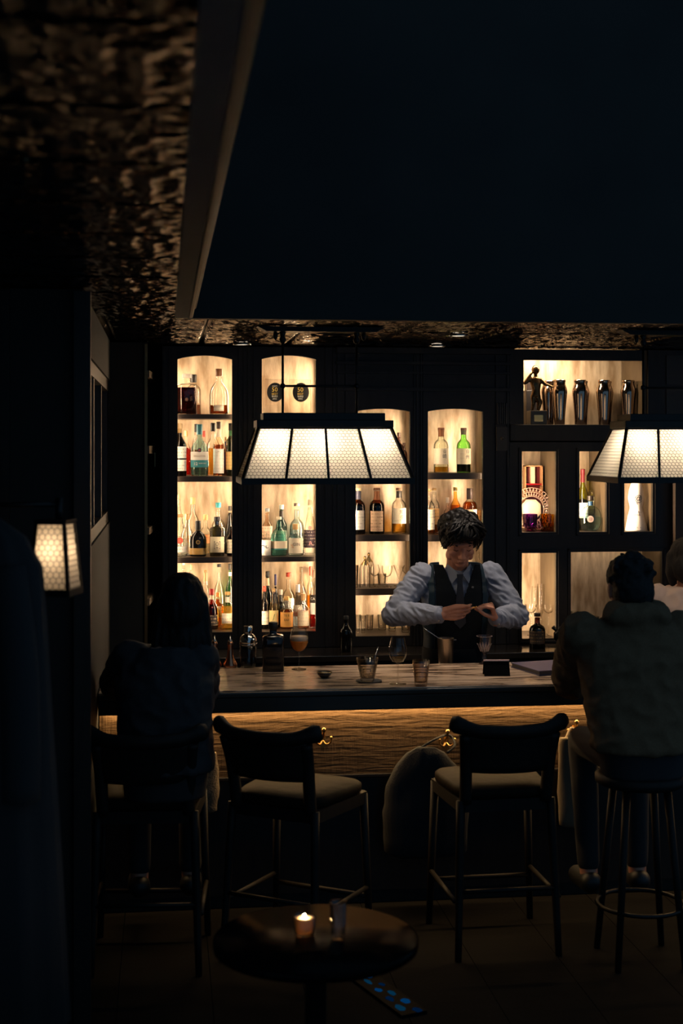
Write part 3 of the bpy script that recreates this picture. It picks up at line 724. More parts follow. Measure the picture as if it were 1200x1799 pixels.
def bottle(cell, px, top, wpx, row, kind, label, glassc=CLEAR, liq=None, fill=0.5, cap=BLK, capz=0.10, labels=(), texts=(), n=None, dy=1.0, foil=None, seal=None, rough=0.02, opaque=None, name='bottle', cat='bottle', group='bottles on the back bar', y=None, z=None, rz=0.0, capw=1.12):
    Y = y if y is not None else ROWY[row]
    zb_ = z if z is not None else SHELF[cell]
    X = PX(px, Y); h = PZ(px, top, Y)-zb_; R = wpx*MPP(px, Y)/2
    n = n or SQ.get(kind, 2.0)
    root = thing(name, label, cat, (X, Y, zb_+0.0005), rz-math.atan2(X, Y), group)
    prof = PROF[kind]
    gp = [(r*R, zz*h) for (r, zz) in prof if zz <= 1-capz*0.6]
    seg = 24 if n == 2.0 else 32
    gm = opaque or glass(glassc, 0.07, rough)
    latheo('glass', gp, gm, root, seg, n, dy)
    if liq is not None:
        k = 0.91; top_z = fill; lp = [(r*R*k, max(zz, 0.02)*h) for (r, zz) in prof if zz < top_z]+[(rad_at(prof, top_z)*R*k, top_z*h)]
        latheo('liquid', lp, liquid(liq), root, 16, n, dy)
    rc_ = rad_at(prof, 0.95)*R*capw
    if cap is not None:
        cm = plain(cap, 0.4)
        latheo('cap', [(rc_*0.96, (1-capz)*h), (rc_, (1-capz)*h+0.001), (rc_, h*0.99), (rc_*0.93, h)], cm, root, 16)
    if foil is not None:            # (z0, z1, colour) sleeve on the neck
        f0, f1, fc = foil
        zz = [f0+(f1-f0)*k/5 for k in range(6)]
        latheo('neck_sleeve', [(rad_at(prof, q)*R*1.03+0.0004, q*h) for q in zz], plain(fc, 0.4), root, 16, 2.0 if n > 2 and f0 > 0.7 else n, 1.0 if f0 > 0.7 else dy, cap=False)
    for (z0, z1, col, half, *rest) in labels:
        bm = bmesh.new(); rr = max(rad_at(prof, z0), rad_at(prof, z1), rad_at(prof, (z0+z1)/2))*R+0.0006
        if n > 3:
            wq = rr*min(0.92, half); box(bm, (-wq, -rr*dy-0.0006, z0*h), (wq, -rr*dy, z1*h))
        else:
            m_ = 12; va = []
            for q in range(m_+1):
                a = -half+2*half*q/m_
                va.append((bm.verts.new((rr*math.sin(a), -rr*math.cos(a)*dy, z0*h)), bm.verts.new((rr*math.sin(a), -rr*math.cos(a)*dy, z1*h))))
            for q in range(m_): bm.faces.new((va[q][0], va[q+1][0], va[q+1][1], va[q][1]))
        mt = rest[0] if rest else labelmat(col)
        fin('label', bm, mt, root, True)
    for (s, size, zc, col, *rest) in texts:
        a0 = rest[0] if rest else 0.0; sx = rest[1] if len(rest) > 1 else 1.0
        rr = rad_at(prof, zc)*R+0.0013
        text_wrap('lettering', s, size, plain(col, 0.6), root, rr, zc*h, a0, sx, n, dy)
    if seal is not None:           # (zc, radius, colour, colour2)
        zc, sr_, col, col2 = seal
        rr = rad_at(prof, zc)*R*dy
        for q, (rd, cc, t_) in enumerate(((sr_, col, 0.0022), (sr_*0.62, col2, 0.0032))):
            bm = bmesh.new()
            bmesh.ops.create_cone(bm, cap_ends=True, segments=20, radius1=rd, radius2=rd, depth=0.002, matrix=Matrix.Translation((0, -rr-t_+0.001, zc*h)) @ Matrix.Rotation(PI/2, 4, 'X'))
            fin('seal', bm, plain(cc, 0.5), root)
    return root
INK = (0.02, 0.015, 0.012)
B = bottle
# ---- first niche, top shelf
B((1, 0), 328, 657, 36, 'f', 'deco', 'wide square decanter full of near-black liqueur with glass stopper, top left shelf', CLEAR, (0.10, 0.025, 0.03), .66, (.75, .70, .62), .10, seal=(.36, .011, (0.03, 0.012, 0.012), (0.10, 0.05, 0.03)))
B((1, 0), 340, 658, 26, 'b', 'round', 'clear black-capped bottle behind the dark square decanter', CLEAR, (0.55, 0.30, 0.14), .25, BLK, .20)
B((1, 0), 384.5, 648, 33, 'f', 'bulb', 'rounded clear whiskey bottle nearly empty with brown cork and small cream label', CLEAR, BROWN, .20, (.20, .08, .03), .16, labels=((.07, .19, CREAM, .55),))
# ---- first niche, second shelf
B((1, 1), 316, 744, 24, 'f', 'tall', 'dark wine-shaped bottle with two white labels cut by the left frame', (0.05, 0.03, 0.03), None, .5, TAN, .10, labels=((.34, .56, WHITE, 1.2), (.10, .31, WHITE, 1.2)), foil=(.82, .9, (.45, .28, .1)))
B((1, 1), 327, 757, 17, 'b', 'tall', 'slim bottle of red liqueur with cork behind the dark wine-shaped bottle', CLEAR, (0.70, 0.10, 0.03), .62, CORK, .12)
B((1, 1), 350.5, 745.5, 31.5, 'f', 'flask', 'pale teal flask with teal cap and white and teal band label', (0.62, 0.84, 0.84), (0.45, 0.55, 0.50), .28, (0.03, 0.20, 0.25), .20, dy=.55,
  labels=((.31, .47, WHITE, 1.35, plain((0.86, 0.83, 0.76), .6)), (.17, .309, (0.03, 0.24, 0.28), 1.35, plain((0.03, 0.24, 0.28), .5))),
  texts=(('SINGLETON', .016, .385, (0.25, 0.12, 0.06), 0.0, .85), ('12', .024, .235, WHITE, -.42, 1.0), ('YEARS OLD', .009, .245, WHITE, .32, 1.0)), seal=(.50, .0125, (0.02, 0.05, 0.07), (0.25, 0.05, 0.06)))
B((1, 1), 344, 745, 12, 'b', 'round', 'dark-capped bottle hidden behind the teal flask, left of it', CLEAR, AMBER, .5, BLK, .16)
B((1, 1), 358.5, 757, 12, 'b', 'round', 'red-capped bottle peeping out behind the teal flask', CLEAR, AMBER, .5, (.35, .04, .02), .14)
B((1, 1), 374.5, 743, 22, 'm', 'tall', 'black-capped amber whisky bottle between teal flask and white-labelled bottle', CLEAR, GOLD, .52, BLK, .16, labels=((.86, .9, (.4, .04, .03), 3.1),))
B((1, 1), 384, 741, 19, 'f', 'tall', 'slim amber bottle with tall plain white label and orange-rimmed cap', (0.93, 0.85, 0.72), (0.52, 0.22, 0.06), .58, (.05, .03, .02), .13, labels=((.05, .50, WHITE, 1.3, labelmat(WHITE, (.4, .25, .12), .25)),), foil=(.72, .86, (.75, .66, .5)), texts=(('~', .02, .455, INK),))
B((1, 1), 397, 768, 13, 'm', 'square', 'short dark bottle with cork and blue neck ring at the right of the shelf', (0.30, 0.20, 0.12), BROWN, .6, CORK, .10, foil=(.74, .88, (.03, .05, .22)))
B((1, 1), 405.5, 743.5, 18, 'f', 'round', 'dark green bottle with gold label cut by the right stile, second shelf', (0.10, 0.12, 0.05), None, .5, BLK, .14, labels=((.12, .46, (.70, .45, .16), 1.3),), foil=(.76, .86, (.03, .16, .05)))
# ---- first niche, third shelf
B((1, 2), 313, 869, 22, 'b', 'champ', 'tall plain clear bottle at the back left of the third shelf', CLEAR, WATER, .3, CORK, .06)
B((1, 2), 316, 903, 26, 'f', 'round', 'clear bottle with red sun disc and white label cut by the left stile', CLEAR, WATER, .4, CORK, .08, labels=((.10, .24, WHITE, 1.3),), seal=(.38, .0185, (.62, .05, .03), (.75, .10, .05)))
B((1, 2), 329, 903, 21, 'm', 'bulb', 'round clear bottle with gold-brown cork behind the red sun bottle', CLEAR, WATER, .3, CORK, .14)
B((1, 2), 339, 874, 22, 'b', 'tall', 'tall clear bottle with wide wooden stopper at the back of third shelf', CLEAR, GOLD, .32, CORK, .12)
B((1, 2), 348, 915, 30, 'f', 'flask', 'squat black bottle with square black cap and gold band label', BLACKG, None, .5, BLK, .26, labels=((.05, .23, (.55, .33, .09), 1.4, plain((.52, .31, .09), .4)),), seal=(.40, .0125, (.30, .18, .05), (.06, .035, .015)), dy=.6, texts=(('XXXX', .006, .14, INK),), opaque=pbr('black_glass', (.006, .006, .006), .06))
B((1, 2), 361, 904, 20, 'b', 'squat', 'clear round bottle with cork and orange label behind the black bottle', CLEAR, WATER, .5, CORK, .14, labels=((.28, .50, (.65, .24, .08), 1.0),))
B((1, 2), 383.5, 883, 24, 'b', 'squat', 'tall clear bottle with bright teal cap at the back of third shelf', CLEAR, WATER, .5, (0.03, 0.30, 0.34), .10)
B((1, 2), 381.5, 908, 26, 'f', 'deco', 'olive frosted gin bottle with cream portrait label and dark stopper', (0.30, 0.28, 0.18), None, .4, (.03, .03, .04), .10, labels=((.10, .50, (.80, .72, .52), 1.0, plain((.78, .70, .50), .6)),), foil=(.80, .89, (.03, .06, .14)), rough=.25,
  texts=(('[   ]', .05, .30, (.12, .10, .07), 0.0, .55), ('O', .030, .31, (.15, .12, .08)), ('-', .05, .24, (.15, .12, .08))))
B((1, 2), 404, 889, 18, 'b', 'champ', 'black bottle leaning into the right stile at the back of third shelf', BLACKG, None, .5, BLK, .1, opaque=MATS['black_glass'])
B((1, 2), 407, 925, 17, 'f', 'round', 'dark bottle with tall cream label half hidden by the right stile', (.12, .06, .04), None, .5, BLK, .12, labels=((.10, .56, CREAM, 1.3),))
# ---- first niche, bottom shelf
B((1, 3), 323, 986, 12, 'b', 'square', 'pale boxy bottle with full-height cream label on the bottom shelf', CLEAR, WATER, .5, (.75, .7, .6), .06, labels=((.08, .66, WHITE, .9),))
B((1, 3), 336.5, 992, 12, 'b', 'tall', 'slim clear tan-capped bottle behind the seated woman', CLEAR, WATER, .5, TAN, .08)
B((1, 3), 361, 1001, 18, 'm', 'champ', 'clear long-necked bottle with tan neck foil on the bottom shelf', CLEAR, WATER, .5, CORK, .04, foil=(.80, .95, (.70, .52, .24)))
B((1, 3), 372, 1034.5, 24, 'f', 'bulb', 'red-waxed cognac liqueur bottle with black and gold label', (0.55, 0.10, 0.03), (.30, .06, .02), .6, (.52, .03, .02), .14, labels=((.10, .36, (.03, .02, .02), 1.1, labelmat((.03, .02, .02), (.75, .55, .35), .8)),), foil=(.74, .84, (.75, .6, .4)))
B((1, 3), 383, 1041, 19, 'm', 'square', 'square orange liqueur bottle with white label behind the red-waxed bottle', CLEAR, (.85, .35, .06), .8, (.70, .24, .05), .12, labels=((.30, .62, WHITE, .7),))
B((1, 3), 385, 991, 21, 'b', 'bulb', 'big bulbous clear decanter at the back of the bottom shelf', CLEAR, (.85, .45, .12), .30, BLK, .05)
B((1, 3), 404, 990, 15, 'b', 'tall', 'tall dark green bottle in the right rear corner of the bottom shelf', (.10, .38, .14), None, .5, BLK, .1, foil=(.80, .86, (.8, .75, .65)))
B((1, 3), 400, 1040, 25, 'f', 'square', 'square bottle of pale gold spirit with cork and cream label, bottom right', CLEAR, GOLD, .60, (.72, .42, .14), .08, labels=((.16, .44, CREAM, .8),), foil=(.72, .86, (.85, .8, .7)))
# ---- second niche, third shelf
B((2, 2), 469.5, 893, 19, 'm', 'tall', 'pink-cream bottle at the back left of the gin shelf', (.96, .80, .66), (.95, .70, .55), .6, (.30, .33, .36), .07, labels=((.30, .62, (.82, .58, .42), 1.2),))
B((2, 2), 464, 936, 25, 'f', 'deco', 'white bottle with dark feather drawing cut by the left stile', CLEAR, WATER, .5, None, .0, labels=((.02, .70, WHITE, 1.3, plain((.88, .85, .79), .5)),), texts=(('~', .06, .46, INK), ('~', .05, .38, INK, .3), ("'", .05, .26, INK, .3)))
B((2, 2), 490, 908, 29, 'f', 'flask', 'rounded pale teal gin bottle with cream band label and cork', (.60, .88, .85), (.70, .88, .84), .55, (.80, .72, .55), .07, labels=((.19, .38, CREAM, 1.4, plain((.80, .70, .54), .6)), (.155, .189, TEAL, 1.4, plain((.02, .22, .22), .5))), dy=.7)
B((2, 2), 494.5, 887, 20, 'b', 'tall', 'dark-necked bottle with round glass stopper behind the teal gin bottle', (.18, .34, .33), None, .5, (.65, .80, .78), .09, labels=((.26, .48, (.25, .36, .24), 1.2),), foil=(.74, .88, (.03, .025, .02)))
B((2, 2), 521.5, 884, 25, 'b', 'squat', 'blue-grey glass gin bottle with raised emblem and flat stopper', (.62, .74, .78), (.60, .72, .76), .4, (.38, .30, .26), .06, seal=(.52, .013, (.35, .38, .38), (.20, .22, .23)))
B((2, 2), 519.5, 920.5, 27, 'f', 'squat', 'clear corked bottle whose cream label reads GIN', CLEAR, WATER, .45, CORK, .18, labels=((.08, .56, CREAM, 1.15, plain((.86, .78, .62), .6)),), texts=(('GIN', .026, .36, (.14, .10, .06), .1), ('%', .03, .30, (.75, .34, .08), -.45), ('______', .010, .20, (.4, .3, .2)), ('______', .010, .14, (.4, .3, .2))))
B((2, 2), 544.5, 878, 22, 'f', 'champ', 'tall clear champagne-shaped bottle with pink seal and dark label', CLEAR, WATER, .4, (.85, .72, .5), .10, labels=((.14, .46, (.06, .035, .05), 1.2, labelmat((.05, .03, .05), (.8, .7, .6), .5)),), seal=(.50, .011, (.70, .28, .26), (.75, .38, .34)), texts=(('A', .035, .22, (.75, .32, .3), .1),))
# ---- second niche, bottom shelf
B((2, 3), 470, 1004, 17, 'b', 'tall', 'dark green bottle with black cap and cream neck band, rear left of liqueur shelf', (.04, .12, .05), None, .5, BLK, .10, foil=(.74, .88, (.72, .52, .3)))
B((2, 3), 464.5, 1030, 15, 'f', 'tall', 'dark bottle with bright red cap and cream label at far left of liqueur shelf', (.14, .08, .06), None, .5, (.62, .07, .03), .12, labels=((.10, .42, CREAM, 1.3),), texts=(('RED', .012, .36, (.6, .05, .03)),))
B((2, 3), 481, 1034, 17, 'f', 'champ', 'ribbed clear bottle with yellow label showing a green leaf', CLEAR, (.85, .68, .34), .6, CORK, .08, labels=((.10, .46, (.80, .60, .22), 1.2, plain((.80, .62, .26), .6)),), texts=(('/', .055, .28, (.05, .16, .03)),))
B((2, 3), 484, 1009, 10, 'b', 'tall', 'bottle with dark blue capsule behind the ribbed bottle', (.05, .06, .16), None, .5, (.03, .03, .12), .22)
B((2, 3), 493, 1036, 17, 'm', 'squat', 'small black bottle with white cap behind the bronze-capped bottle', BLACKG, None, .5, (.80, .74, .64), .14, opaque=MATS['black_glass'])
B((2, 3), 507, 1006, 22, 'b', 'squat', 'clear bottle with red screw cap and cream label at middle of liqueur shelf', CLEAR, GOLD, .42, (.62, .06, .03), .08, labels=((.32, .52, CREAM, 1.1),))
B((2, 3), 503.5, 1048, 24, 'f', 'squat', 'amber bottle with bronze cap and black lettering on orange label', CLEAR, AMBER, .56, (.60, .34, .10), .12, labels=((.06, .52, (.72, .33, .07), 1.1, plain((.74, .36, .08), .5)),), texts=(('TE II', .018, .42, INK), ('EAII', .018, .28, INK)))
B((2, 3), 523, 1027, 18, 'm', 'square', 'clear bottle with tall white cap behind the corked round bottle', CLEAR, WATER, .5, (.86, .82, .74), .18, labels=((.25, .52, CREAM, .8),))
B((2, 3), 529, 996, 20, 'b', 'frost', 'tall frosted grey bottle without label at the back', (.66, .62, .52), (.60, .56, .46), .5, None, .0, rough=.3)
B((2, 3), 533, 1043, 20.5, 'f', 'squat', 'round clear bottle with cork and wide cream label, right of liqueur shelf', CLEAR, (.80, .50, .34), .5, CORK, .20, labels=((.08, .52, CREAM, 1.25, labelmat((.80, .68, .50), (.3, .2, .12), .4)),))
B((2, 3), 552.5, 1002, 17, 'f', 'tall', 'bitter aperitif bottle with black CAM band label at the right stile', CLEAR, (.45, .05, .04), .30, (.80, .68, .48), .13, labels=((.44, .58, INK, 1.25, plain(INK, .5)), (.24, .439, WHITE, 1.25, plain((.86, .82, .74), .6))), texts=(('CAM', .022, .51, WHITE, -.1),))
B((2, 3), 546, 995, 14, 'b', 'round', 'red-capped bottle behind the aperitif bottle in the corner', CLEAR, GOLD, .5, (.50, .05, .03), .16)
# ---- third niche
B((3, 0), 701, 760, 15, 'f', 'round', 'dark brown bottle half hidden by the pendant lamp, taller one', (.30, .14, .07), BROWN, .5, (.10, .05, .03), .1)
B((3, 0), 710, 778, 12, 'm', 'round', 'dark brown bottle half hidden by the pendant lamp, shorter one', (.30, .14, .07), BROWN, .5, (.10, .05, .03), .1)
B((3, 1), 629, 858, 26, 'f', 'round', 'dark whisky bottle with grey label cut by the niche edge, under the lamp', (.30, .13, .05), (.14, .05, .02), .66, (.72, .55, .26), .05, labels=((.10, .52, (.48, .46, .42), 1.0),), foil=(.76, .94, (.04, .04, .07)))
B((3, 1), 662, 857, 27, 'f', 'round', 'dark whisky bottle with pinkish tan label and rust-brown neck sleeve', (.34, .14, .05), (.14, .05, .02), .66, (.20, .08, .03), .06, labels=((.06, .50, (.70, .46, .30), .95, labelmat((.68, .46, .30), (.15, .07, .04), .7)),), foil=(.74, .93, (.30, .10, .03)))
B((3, 1), 701, 857, 25.5, 'f', 'round', 'half-empty gold whisky bottle with black neck sleeve and brush characters', CLEAR, GOLD, .22, (.20, .10, .05), .06, labels=((.225, .56, CREAM, 1.25, plain((.86, .78, .60), .6)),), foil=(.78, .93, (.03, .025, .02)), texts=(('知', .030, .47, INK, .42), ('多', .034, .35, INK, .48), ('一一', .012, .29, (.3, .2, .12), -.3)))
# ---- fourth niche
B((4, 0), 775, 751.5, 26, 'f', 'round', 'pale whisky bottle with brown sleeve and brush characters, left on the lone-pair shelf', CLEAR, GOLD, .13, (.20, .07, .03), .05, labels=((.19, .54, CREAM, 1.35, plain((.87, .78, .60), .6)),), foil=(.80, .95, (.26, .09, .03)), texts=(('山', .022, .47, INK, .5), ('崎', .030, .36, INK, .5)))
B((4, 0), 814.5, 752, 25, 'f', 'round', 'green whisky bottle with cream label, right on the lone-pair shelf', (.42, .80, .30), (.02, .05, .02), .20, (.16, .07, .05), .05, labels=((.19, .54, CREAM, 1.35, plain((.85, .76, .56), .6)),), foil=(.85, .95, (.10, .10, .06)), texts=(('白', .026, .47, INK, .62), ('州', .028, .35, INK, .62), ('一一', .012, .42, (.3, .2, .12), -.2), ('一一', .012, .32, (.3, .2, .12), -.2)))
B((4, 1), 754, 860, 20, 'f', 'round', 'clear bottle with cream label cut by the left edge behind the bartender', CLEAR, GOLD, .3, CORK, .05, labels=((.1, .55, CREAM, 1.2),))
B((4, 1), 763, 857.5, 18, 'm', 'round', 'clear bottle with orange label just left of the bartender\'s hair', CLEAR, GOLD, .4, CORK, .05, labels=((.2, .55, (.74, .42, .16), 1.2),))
B((4, 1), 786.5, 874, 15, 'm', 'squat', 'small decanter with clear knob stopper above the bartender\'s hair', CLEAR, (.80, .42, .14), .35, (.85, .8, .7), .16)
B((4, 1), 800, 856, 18, 'b', 'tall', 'tall gold-tinted bottle above the bartender\'s hair', (.90, .72, .30), GOLD, .6, (.55, .40, .12), .08)
B((4, 1), 825.5, 858, 26, 'f', 'round', 'amber whisky bottle with dark cap and cream label behind the bartender\'s head', CLEAR, (.75, .32, .06), .70, (.06, .035, .03), .24, labels=((.10, .54, CREAM, 1.2, plain((.88, .78, .58), .6)),))
B((4, 1), 842, 891, 12, 'm', 'square', 'low square bottle with orange label right of the bartender\'s hair', CLEAR, AMBER, .5, None, 0, labels=((.2, .9, (.70, .38, .12), .8),))
B((4, 2), 841, 970, 14, 'm', 'champ', 'clear pointed decanter beside the bartender\'s jaw', CLEAR, WATER, .3, None, 0.0, group='glass decanters')
# ---- right-hand compartments
RY = {'f': Y0+0.11, 'm': Y0+0.19, 'b': Y0+0.29}
def RB(c, px, top, wpx, row, kind, label, *a, **k): return bottle(None, px, top, wpx, row, kind, label, *a, y=RY[row], z=RIGHT[c], **k)
RB('b', 1024, 824, 20, 'm', 'tall', 'olive green wine bottle with red capsule and white label by the right lamp', (.55, .56, .12), (.4, .4, .1), .5, (.12, .008, .012), .10, foil=(.78, .9, (.12, .008, .012)), labels=((.2, .45, WHITE, 1.2),))
RB('b', 1045, 838, 24, 'b', 'deco', 'tall clear square-shouldered bottle behind the round tequila bottle', CLEAR, WATER, .4, (.85, .8, .7), .08, labels=((.3, .62, WHITE, .9),))
RB('b', 1037.5, 871, 38, 'f', 'disc', 'round disc-shaped clear tequila bottle with dark knob stopper', (.86, .95, .95), (.86, .95, .95), .4, (.02, .015, .012), .14, dy=.45, foil=(.72, .84, (.02, .07, .16)), seal=(.34, .020, (.30, .22, .20), (.16, .11, .10)))
# white ceramic decanter, hourglass silhouette
Yc = RY['f']; zc0 = RIGHT['c']; hC = PZ(1118, 846, Yc)-zc0; rC = 20*MPP(1118, Yc)
ct = thing('ceramic_bottle', 'white hourglass-shaped ceramic bottle painted with dark ornament', 'bottle', (PX(1118, Yc), Yc, zc0+.0005), -math.atan2(PX(1118, Yc), Yc), 'bottles on the back bar')
cprof = [(1, 0), (.98, .02), (.86, .16), (.74, .30), (.60, .42), (.56, .47), (.62, .54), (.70, .62), (.72, .68), (.64, .82), (.50, .93), (.36, 1.0), (.2, 1.02)]
latheo('body', [(r*rC, z*hC) for r, z in cprof], pbr('white_ceramic', (.86, .80, .74), .25), ct, 28)
latheo('stopper', [(.24*rC, 1.02*hC), (.26*rC, 1.06*hC), (.2*rC, 1.12*hC), (.05*rC, 1.14*hC)], pbr('white_ceramic', (.86, .80, .74)), ct, 14)
PROF['cer'] = cprof
for (s, sz, z_, a_) in (('@', .050, .66, .25), ('~&~', .022, .56, .1), ('*  *  *', .020, .06, .1), ('~@~&', .022, .33, -.1), ('&~', .020, .38, .45), ('.:.:', .03, .20, -.2)):
    vs_, fs = text_verts(s, sz); out = []
    for v in vs_:
        z = z_*hC+v.y; rr = rad_at(cprof, max(0, min(1.0, z/hC)))*rC+.0012; a = a_+v.x/rr; out.append((rr*math.sin(a), -rr*math.cos(a), z))
    me = bpy.data.meshes.new('ornament'); me.from_pydata(out, [], fs); link('ornament', me, plain((.03, .02, .03), .5), ct)
# back-counter bottle in brown glass and a dark one
bottle(None, 944, 1077, 28, 'f', 'squat', 'brown glass apothecary bottle standing on the back counter', (.26, .10, .03), (.08, .03, .01), .7, (.03, .02, .015), .10, labels=((.14, .5, (.05, .03, .02), 1.1, labelmat((.05, .03, .02), (.45, .28, .12), .7)),), y=8.02, z=ZBC)
bottle(None, 608, 1082, 22, 'f', 'tall', 'dark bottle with pouring spout on the back counter between two niches', (.03, .03, .03), None, .5, (.05, .05, .05), .1, y=8.02, z=ZBC, opaque=MATS['black_glass'])

# ---- award plaques
for (a, b, lab) in ((465, 499, 'clear acrylic award block with round black 50 BEST disc, left one'), (508, 546, 'clear acrylic award block with round black 50 BEST disc behind the lamp rod')):
    Yp = Y0+0.13; w2 = (b-a)/2*MPP(500, Yp); xc = PX((a+b)/2, Yp); zb_ = SHELF[(2, 0)]; hh = PZ(500, 667, Yp)-zb_
    pq = thing('award_plaque', lab, 'award', (xc, Yp, zb_+.0005), 0, 'award plaques')
    bm = bmesh.new(); box(bm, (-w2, -.012, 0), (w2, .012, hh), .002); fin('block', bm, glass((.96, .94, .90), .6), pq)
    rd = 14.5*MPP(500, Yp); zc = hh*.63; xo = 0.004
    bm = bmesh.new(); bmesh.ops.create_cone(bm, cap_ends=True, segments=32, radius1=rd, radius2=rd, depth=.002, matrix=Matrix.Translation((xo, -.0135, zc)) @ Matrix.Rotation(PI/2, 4, 'X') @ Matrix.Diagonal((1, 1.16, 1, 1)))
    ds = fin('disc', bm, plain((.008, .008, .008), .4), pq)
    for (s, sz, dz, col, sx) in (("ASIA'S", .011, .036, (.8, .76, .68), 1), ('50', .036, .015, (.78, .52, .10), 1), ('BEST', .017, -.010, (.78, .52, .10), 1), ('BARS', .015, -.024, (.8, .76, .68), 1), ('2022', .013, -.038, (.8, .76, .68), 1)):
        M = Matrix.Translation((xo-.003, -.0152, zc+dz)) @ Matrix.Rotation(PI/2, 4, 'X')
        text_flat('lettering', s, sz, plain(col, .5), ds, M, sx)

# ---- statuette and shakers on the display shelf
ys = Y0+0.14
st = thing('statuette', 'small dark bronze figure with one hand behind its head, on a block base', 'statuette', (PX(941, Y0+.075), Y0+.075, zs0+.0005))
STAT = st
CHROME = pbr('dark_chrome', (.40, .31, .25), .10, metal=1.0)
def shaker(px, label, y_):
    r = thing('shaker', label, 'shaker', (PX(px, y_), y_, zs0+.0005), 0, 'metal shakers on the display shelf')
    k = 14.2*MPP(1000, y_); hh = PZ(1000, 668, y_)-zs0
    pr = [(.62, 0), (.64, .01), (.70, .20), (.83, .48), (.94, .68), (.97, .74), (.93, .80), (.80, .87), (.73, .90), (.72, .985), (.745, 1.0), (.70, 1.0), (.70, .93)]
    latheo('tin', [(a*k, b*hh) for a, b in pr], CHROME, r, 28, cap=False)
    latheo('base', [(0.0, .002), (.61*k, .002), (.61*k, .004)], CHROME, r, 28)
    latheo('rim', [(.735*k, .955*hh), (.765*k, .965*hh), (.765*k, .995*hh), (.735*k, 1.004*hh)], CHROME, r, 28, cap=False)
    return r
s0 = shaker(983, 'dark chrome shaker tin standing first right of the statuette, front row', ys)
for px_, y_, lab in ((964, Y0+.25, 'chrome shaker tin half hidden behind the first front shaker'), (1019, ys, 'dark chrome shaker tin second in the front row'), (1022, Y0+.27, 'chrome shaker tin hidden directly behind the second front shaker'), (1061, ys, 'dark chrome shaker tin third in the front row'), (1064, Y0+.27, 'chrome shaker tin hidden directly behind the third front shaker'), (1104, ys, 'dark chrome shaker tin fourth in the front row, above the right lamp')):
    dup(s0, (PX(px_, y_), y_, zs0+.0005), label=lab)
# dark box behind the statuette
gb = thing('gift_box', 'small black box behind the bronze statuette', 'box', (PX(932, Y0+.24), Y0+.24, zs0+.0005))
wq = 10*MPP(932, Y0+.24); hq = PZ(932, 671, Y0+.24)-zs0
boxo('body', (-wq, -.035, 0), (wq, .035, hq*.8), plain((.012, .010, .010), .4), gb, .002); boxo('lid', (-wq*.85, -.03, hq*.8), (wq*.85, .03, hq), plain((.03, .022, .02), .3), gb, .002)

# ---- compartment a: red case, crystal plate, two cut glasses
za_ = RIGHT['a']; ya_ = Y0+.27
rb = thing('presentation_case', 'red-lined presentation case standing behind the crystal plate', 'box', (PX(936, ya_), ya_, za_+.0005))
wq = 16*MPP(936, ya_); hq = PZ(936, 818, ya_)-za_
REDM = pbr('red_lacquer', (.42, .012, .018), .35); 
boxo('back', (-wq, .02, 0), (wq, .03, hq), plain((.10, .006, .008), .5), rb)
for (lo, hi) in (((-wq, -.03, 0), (-wq+.006, .02, hq)), ((wq-.006, -.03, 0), (wq, .02, hq)), ((-wq, -.03, hq-.006), (wq, .02, hq)), ((-wq, -.03, 0), (wq, .02, .006))):
    boxo('edge', lo, hi, plain((.55, .30, .14), .4), rb)
boxo('divider', (-wq+.006, -.025, hq*.70), (wq-.006, .02, hq*.71+.004), REDM, rb)
boxo('insert', (-wq*.25, -.01, hq*.72), (wq*.2, .02, hq-.008), plain((.8, .66, .45), .4), rb)
yp_ = Y0+.20
cpx = 933; rP = 37*MPP(cpx, yp_)
pt = thing('crystal_plate', 'large cut-crystal plate standing on edge in the upper right compartment', 'plate', (PX(cpx, yp_), yp_, za_+.0005))
CRY = glass((.96, .90, .84), .35, .04)
bm = bmesh.new()
Mp = Matrix.Translation((0, 0, rP+.001)) @ Matrix.Rotation(math.radians(82), 4, 'X')
lathe(bm, [(0.0, 0.0), (rP*.52, 0.0), (rP*.60, .006), (rP, .020), (rP*.99, .025), (rP*.58, .011), (0.0, .005)], 40)
for v in bm.verts: v.co = Mp @ v.co
fin('dish', bm, CRY, pt, True)
bm = bmesh.new()
for ring, (ra, rb_) in enumerate(((.62, .78), (.82, .98))):
    for k in range(36):
        a = 2*PI*(k+.5*ring)/36; da = .055
        for s in (-1, 1):
            p = [(ra*rP*math.cos(a+s*da*.9), ra*rP*math.sin(a+s*da*.9)), (rb_*rP*math.cos(a-s*da*.2), rb_*rP*math.sin(a-s*da*.2))]
            zz = .010+.016*((ra+rb_)/2-.6)/.4
            bar(bm, Mp @ Vector((p[0][0], p[0][1], zz+.006)), Mp @ Vector((p[1][0], p[1][1], zz+.010)), .003, .003)
for k in range(48):
    a0, a1 = 2*PI*k/48, 2*PI*(k+1)/48
    for rr, zz in ((1.0, .0235), (.80, .017), (.60, .010)): bar(bm, Mp @ Vector((rr*rP*math.cos(a0), rr*rP*math.sin(a0), zz+.003)), Mp @ Vector((rr*rP*math.cos(a1), rr*rP*math.sin(a1), zz+.003)), .005, .003)
tag(fin('cut_facets', bm, pbr('crystal_cuts', (.55, .38, .28), .15), pt), kind='stuff')
bm = bmesh.new(); prism(bm, [(x*rP*.5, y*rP*.5) for x, y in ((-.9, -.45), (-.45, -.9), (.45, -.9), (.9, -.45), (.9, .45), (.45, .9), (-.45, .9), (-.9, .45))], 'z', .0065, .009)
for v in bm.verts: v.co = Mp @ v.co
fin('centre', bm, plain((.86, .72, .54), .4), pt)
